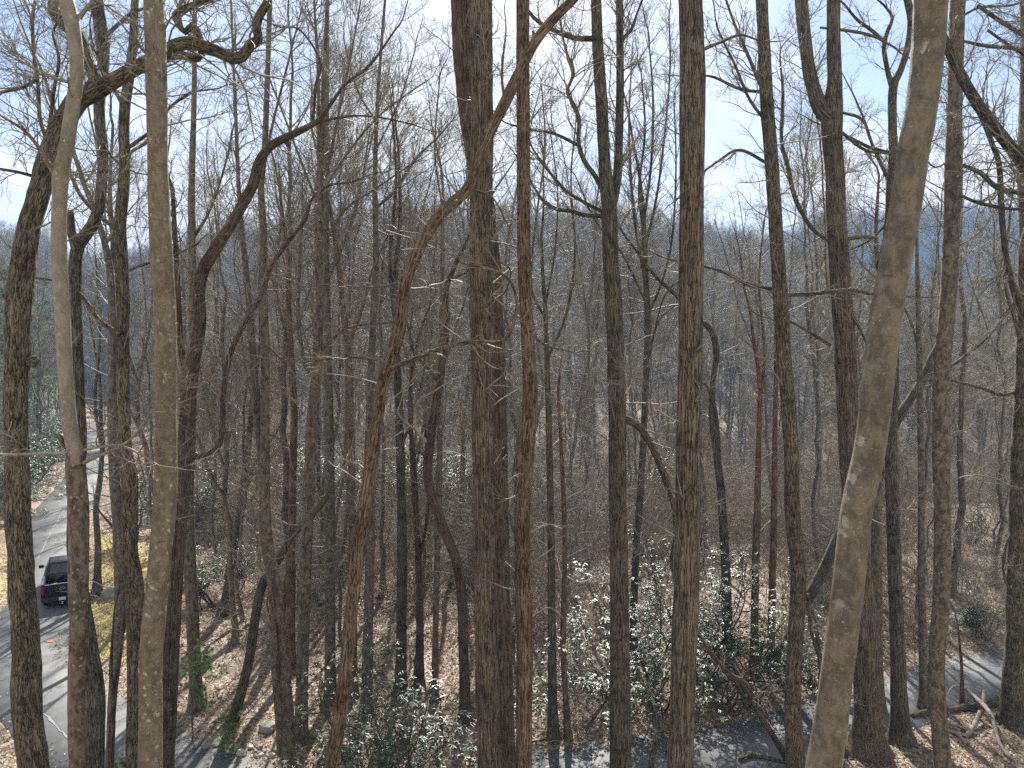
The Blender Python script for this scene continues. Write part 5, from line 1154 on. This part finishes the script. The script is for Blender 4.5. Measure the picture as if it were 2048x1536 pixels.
o = obj("leaf_litter", mesh_from("leaf_litter", V, None, F, mats=[M_LITTER], col=tint, smooth=False)); o["kind"] = "stuff"
n = 1500; q = np.column_stack([rng.uniform(-34, 34, n), 22 + 34 * rng.random(n) ** 1.2]); rd = road_dist(q[:, 0], q[:, 1]); q = q[rd > 0.3]; n = len(q)
a = rng.uniform(0, 6.28, n); L = rng.uniform(0.3, 1.6, n); M = 5; P = np.empty((n, M, 3)); t = np.linspace(-0.5, 0.5, M)
for i in range(M):
    P[:, i, 0] = q[:, 0] + np.cos(a) * L * t[i] + rng.normal(size=n) * 0.03; P[:, i, 1] = q[:, 1] + np.sin(a) * L * t[i] + rng.normal(size=n) * 0.03
    P[:, i, 2] = ground(P[:, i, 0], P[:, i, 1]) + rng.uniform(0.02, 0.14, n)
g = Geo(); g.tubes(P, np.linspace(1, 0.5, M)[None] * rng.uniform(0.006, 0.022, (n, 1)), 4)
o = obj("fallen_sticks", g.mesh("fallen_sticks", M_DEAD)); o["kind"] = "stuff"
# ------------------------------------------------------------------ the parked pickup truck
import bmesh
M_BLACK = simple("black_paint", (0.005, 0.006, 0.009), 0.25, 0.0, 0.35, 0.0)
M_TRIM = simple("black_trim", (0.012, 0.012, 0.013), 0.55)
M_GLASS = simple("dark_glass", (0.008, 0.010, 0.012), 0.06, 0.0, 0.7)
M_REDL = simple("red_lamp_glass", (0.30, 0.012, 0.012), 0.2)
M_CHROME = simple("chrome", (0.62, 0.62, 0.62), 0.18, 1.0)
M_PLATE = simple("plate_white", (0.62, 0.62, 0.58), 0.5)
M_RUBBER = simple("tyre_rubber", (0.018, 0.018, 0.018), 0.8)
M_RIM = simple("rim_metal", (0.35, 0.35, 0.36), 0.35, 1.0)
M_LINER = simple("bed_liner", (0.02, 0.021, 0.023), 0.75)
M_BAG = simple("yellow_green_cloth", (0.42, 0.45, 0.05), 0.8)
M_OVAL = simple("badge_blue", (0.03, 0.06, 0.12), 0.3)
yaw = math.radians(30.5)
tb = np.array([-23.95, 37.4]); TH = Vector((-math.sin(yaw), math.cos(yaw)))       # truck heading (away from us)
truck = thing("pickup_truck", "black pickup truck parked on the road at the left, seen from behind", "truck", (float(tb[0]), float(tb[1]), 0.055), yaw)
def bx(name, x0, x1, y0, y1, z0, z1, mat, parent, bev=0.02, taper=None):
    bm = bmesh.new(); bmesh.ops.create_cube(bm, size=1.0)
    for v in bm.verts:
        v.co = Vector(((x0 + x1) / 2 + v.co.x * (x1 - x0), (y0 + y1) / 2 + v.co.y * (y1 - y0), (z0 + z1) / 2 + v.co.z * (z1 - z0)))
        if taper and v.co.z > (z0 + z1) / 2:
            v.co.x *= taper[0]; v.co.y += taper[1] if v.co.y < (y0 + y1) / 2 else taper[2]
    if bev: bmesh.ops.bevel(bm, geom=bm.edges[:], offset=bev, segments=2, affect='EDGES', profile=0.6)
    me = bpy.data.meshes.new(name); bm.to_mesh(me); bm.free(); me.materials.append(mat)
    return obj(name, me, parent)
# local axes: +y ahead, rear bumper at y = 0
def joined(name, boxes, mat, parent):
    """several bevelled boxes as one mesh"""
    bm = bmesh.new()
    for (x0, x1, y0, y1, z0, z1, bev, tp) in boxes:
        t = bmesh.new(); bmesh.ops.create_cube(t, size=1.0)
        for v in t.verts:
            v.co = Vector(((x0 + x1) / 2 + v.co.x * (x1 - x0), (y0 + y1) / 2 + v.co.y * (y1 - y0), (z0 + z1) / 2 + v.co.z * (z1 - z0)))
            if tp and v.co.z > (z0 + z1) / 2: v.co.x *= tp[0]; v.co.y += tp[1] if v.co.y < (y0 + y1) / 2 else tp[2]
        if bev: bmesh.ops.bevel(t, geom=t.edges[:], offset=bev, segments=2, affect='EDGES', profile=0.6)
        me = bpy.data.meshes.new("tmp"); t.to_mesh(me); t.free(); bm.from_mesh(me); bpy.data.meshes.remove(me)
    me = bpy.data.meshes.new(name); bm.to_mesh(me); bm.free(); me.materials.append(mat)
    return obj(name, me, parent)
# bed walls, lower body, bonnet, cab
joined("body", [(-0.98, -0.78, 0.16, 1.95, 0.55, 1.30, 0.05, (0.985, 0, 0)), (0.78, 0.98, 0.16, 1.95, 0.55, 1.30, 0.05, (0.985, 0, 0)), (-0.97, 0.97, 1.97, 4.30, 0.48, 1.22, 0.06, None),
                (-0.95, 0.95, 4.305, 5.75, 0.50, 1.20, 0.12, (0.93, 0, -0.1))], M_BLACK, truck)
bx("cab", -0.90, 0.90, 2.0, 4.35, 1.222, 1.93, M_BLACK, truck, 0.07, (0.80, 0.34, -0.62))
bx("roof_glass", -0.55, 0.55, 2.55, 3.55, 1.925, 1.942, M_GLASS, truck, 0.008)
rw = bx("rear_window", -0.66, 0.66, -0.006, 0.006, -0.26, 0.26, M_GLASS, truck, 0.004, (0.86, 0, 0)); rw.location = (0, 2.125, 1.60); rw.rotation_euler = (-0.46, 0, 0)
for s in (-1, 1):
    sw = bx("side_window", -0.006, 0.006, -0.85, 0.75, -0.21, 0.21, M_GLASS, truck, 0.004, (1, 0.22, -0.30)); sw.location = (s * 0.845, 3.2, 1.56); sw.rotation_euler = (0, -s * 0.255, 0)
bx("brake_light", -0.16, 0.16, 2.285, 2.315, 1.895, 1.945, M_REDL, truck, 0.008)
bx("bed_floor", -0.775, 0.775, 0.165, 1.96, 0.72, 0.78, M_LINER, truck, 0.01)
bx("bed_rail", -0.985, -0.84, 0.2, 1.9, 1.302, 1.322, M_CHROME, truck, 0.006); bx("bed_rail", 0.84, 0.985, 0.2, 1.9, 1.302, 1.322, M_TRIM, truck, 0.006)
tg = bx("tailgate", -0.80, 0.80, 0.06, 0.155, 0.66, 1.28, M_BLACK, truck, 0.025)
bx("top_cap", -0.79, 0.79, 0.06, 0.16, 1.282, 1.305, M_CHROME, tg, 0.008)
def oval(name, rx, rz, y, z, mat, parent, th=0.012):
    bm = bmesh.new(); bmesh.ops.create_cone(bm, cap_ends=True, segments=28, radius1=1, radius2=1, depth=1)
    for v in bm.verts: v.co = Vector((v.co.x * rx, v.co.z * th, v.co.y * rz))
    me = bpy.data.meshes.new(name); bm.to_mesh(me); bm.free(); me.materials.append(mat); o = obj(name, me, parent); o.location = (0, y, z); return o
oval("badge_rim", 0.145, 0.062, 0.056, 1.04, M_CHROME, tg); oval("badge", 0.125, 0.046, 0.046, 1.04, M_OVAL, tg)
bx("tailgate_handle", -0.16, 0.16, 0.048, 0.058, 1.16, 1.21, M_TRIM, tg, 0.003)
bx("tail_light", -0.985, -0.815, 0.105, 0.17, 0.80, 1.20, M_REDL, truck, 0.02); bx("tail_light", 0.815, 0.985, 0.105, 0.17, 0.80, 1.20, M_REDL, truck, 0.02)
bp = bx("rear_bumper", -0.96, 0.96, -0.10, 0.10, 0.42, 0.64, M_TRIM, truck, 0.04)
pl = bx("number_plate", -0.155, 0.155, -0.125, -0.105, 0.455, 0.61, M_PLATE, bp, 0.005)
bx("hitch", -0.035, 0.035, -0.22, -0.02, 0.26, 0.31, M_CHROME, truck, 0.01); bx("hitch_ball", -0.03, 0.03, -0.21, -0.14, 0.31, 0.40, M_CHROME, truck, 0.02)
bx("chassis", -0.72, 0.72, 0.2, 5.5, 0.34, 0.475, M_TRIM, truck, 0.02)
for s in (-1, 1):
    mi = bx("mirror", -0.12, 0.12, -0.06, 0.06, -0.09, 0.09, M_TRIM, truck, 0.03); mi.location = (s * 1.13, 3.95, 1.38)
    bx("mirror_glass", -0.10, 0.10, -0.068, -0.062, -0.075, 0.075, M_GLASS, mi, 0.002); bx("mirror_arm", min(0, -s * 0.32), max(0, -s * 0.32), -0.02, 0.02, -0.05, -0.02, M_TRIM, mi, 0.005)
def wheel(x, y):
    bm = bmesh.new(); bmesh.ops.create_cone(bm, cap_ends=True, segments=28, radius1=0.40, radius2=0.40, depth=0.27)
    bmesh.ops.bevel(bm, geom=[e for e in bm.edges if abs(e.verts[0].co.z - e.verts[1].co.z) < 0.01], offset=0.05, segments=3, affect='EDGES')
    for v in bm.verts: v.co = Vector((v.co.z, v.co.x, v.co.y))
    me = bpy.data.meshes.new("tyre"); bm.to_mesh(me); bm.free(); me.materials.append(M_RUBBER)
    w_ = obj("wheel", me, truck, (x, y, 0.40))
    bm = bmesh.new(); bmesh.ops.create_cone(bm, cap_ends=True, segments=20, radius1=0.24, radius2=0.24, depth=0.29)
    for v in bm.verts: v.co = Vector((v.co.z, v.co.x, v.co.y))
    me = bpy.data.meshes.new("rim"); bm.to_mesh(me); bm.free(); me.materials.append(M_RIM); obj("rim", me, w_)
for x in (-0.82, 0.82):
    for y in (1.05, 4.85): wheel(x, y)
# soft bundle lying in the bed by the tailgate
bm = bmesh.new(); bmesh.ops.create_icosphere(bm, subdivisions=3, radius=1)
for v in bm.verts:
    s = 1 + 0.5 * (float(vnoise(np.array(v.co) * 1.7 + 3, 5)) - 0.5); v.co = Vector((v.co.x * 0.30 * s, v.co.y * 0.2 * s, v.co.z * 0.22 * s))
me = bpy.data.meshes.new("bundle"); bm.to_mesh(me); bm.free(); me.materials.append(M_BAG)
off = truck.location + Vector((-0.40 * math.cos(yaw) - 0.62 * math.sin(yaw), -0.40 * math.sin(yaw) + 0.62 * math.cos(yaw), 0.78 + 0.20))
thing("bundle", "crumpled yellow-green bundle lying in the bed of the black truck", "bundle", tuple(off), 0.5, None, me)

# ------------------------------------------------------------------ air
HAZE_DENSITY = 0.0005
if HAZE_DENSITY > 0:
    m = bpy.data.materials.new("haze"); m.use_nodes = True; nt = m.node_tree
    nt.nodes.remove(nt.nodes["Principled BSDF"])
    pv = nt.nodes.new("ShaderNodeVolumePrincipled"); pv.inputs["Color"].default_value = (0.28, 0.54, 1.0, 1); pv.inputs["Density"].default_value = HAZE_DENSITY; pv.inputs["Anisotropy"].default_value = 0.0
    nt.links.new(pv.outputs[0], nt.nodes["Material Output"].inputs["Volume"])
    x0, x1, y0, y1, z0, z1 = -1560, 1760, -60, 1660, float(GZ.min()) - 1.5, float(GZ.max()) + 34
    me = bpy.data.meshes.new("haze"); me.from_pydata([(x, y, z) for x in (x0, x1) for y in (y0, y1) for z in (z0, z1)], [], [(0, 1, 3, 2), (4, 6, 7, 5), (0, 4, 5, 1), (2, 3, 7, 6), (0, 2, 6, 4), (1, 5, 7, 3)])
    me.materials.append(m); o = obj("haze", me); o["kind"] = "stuff"
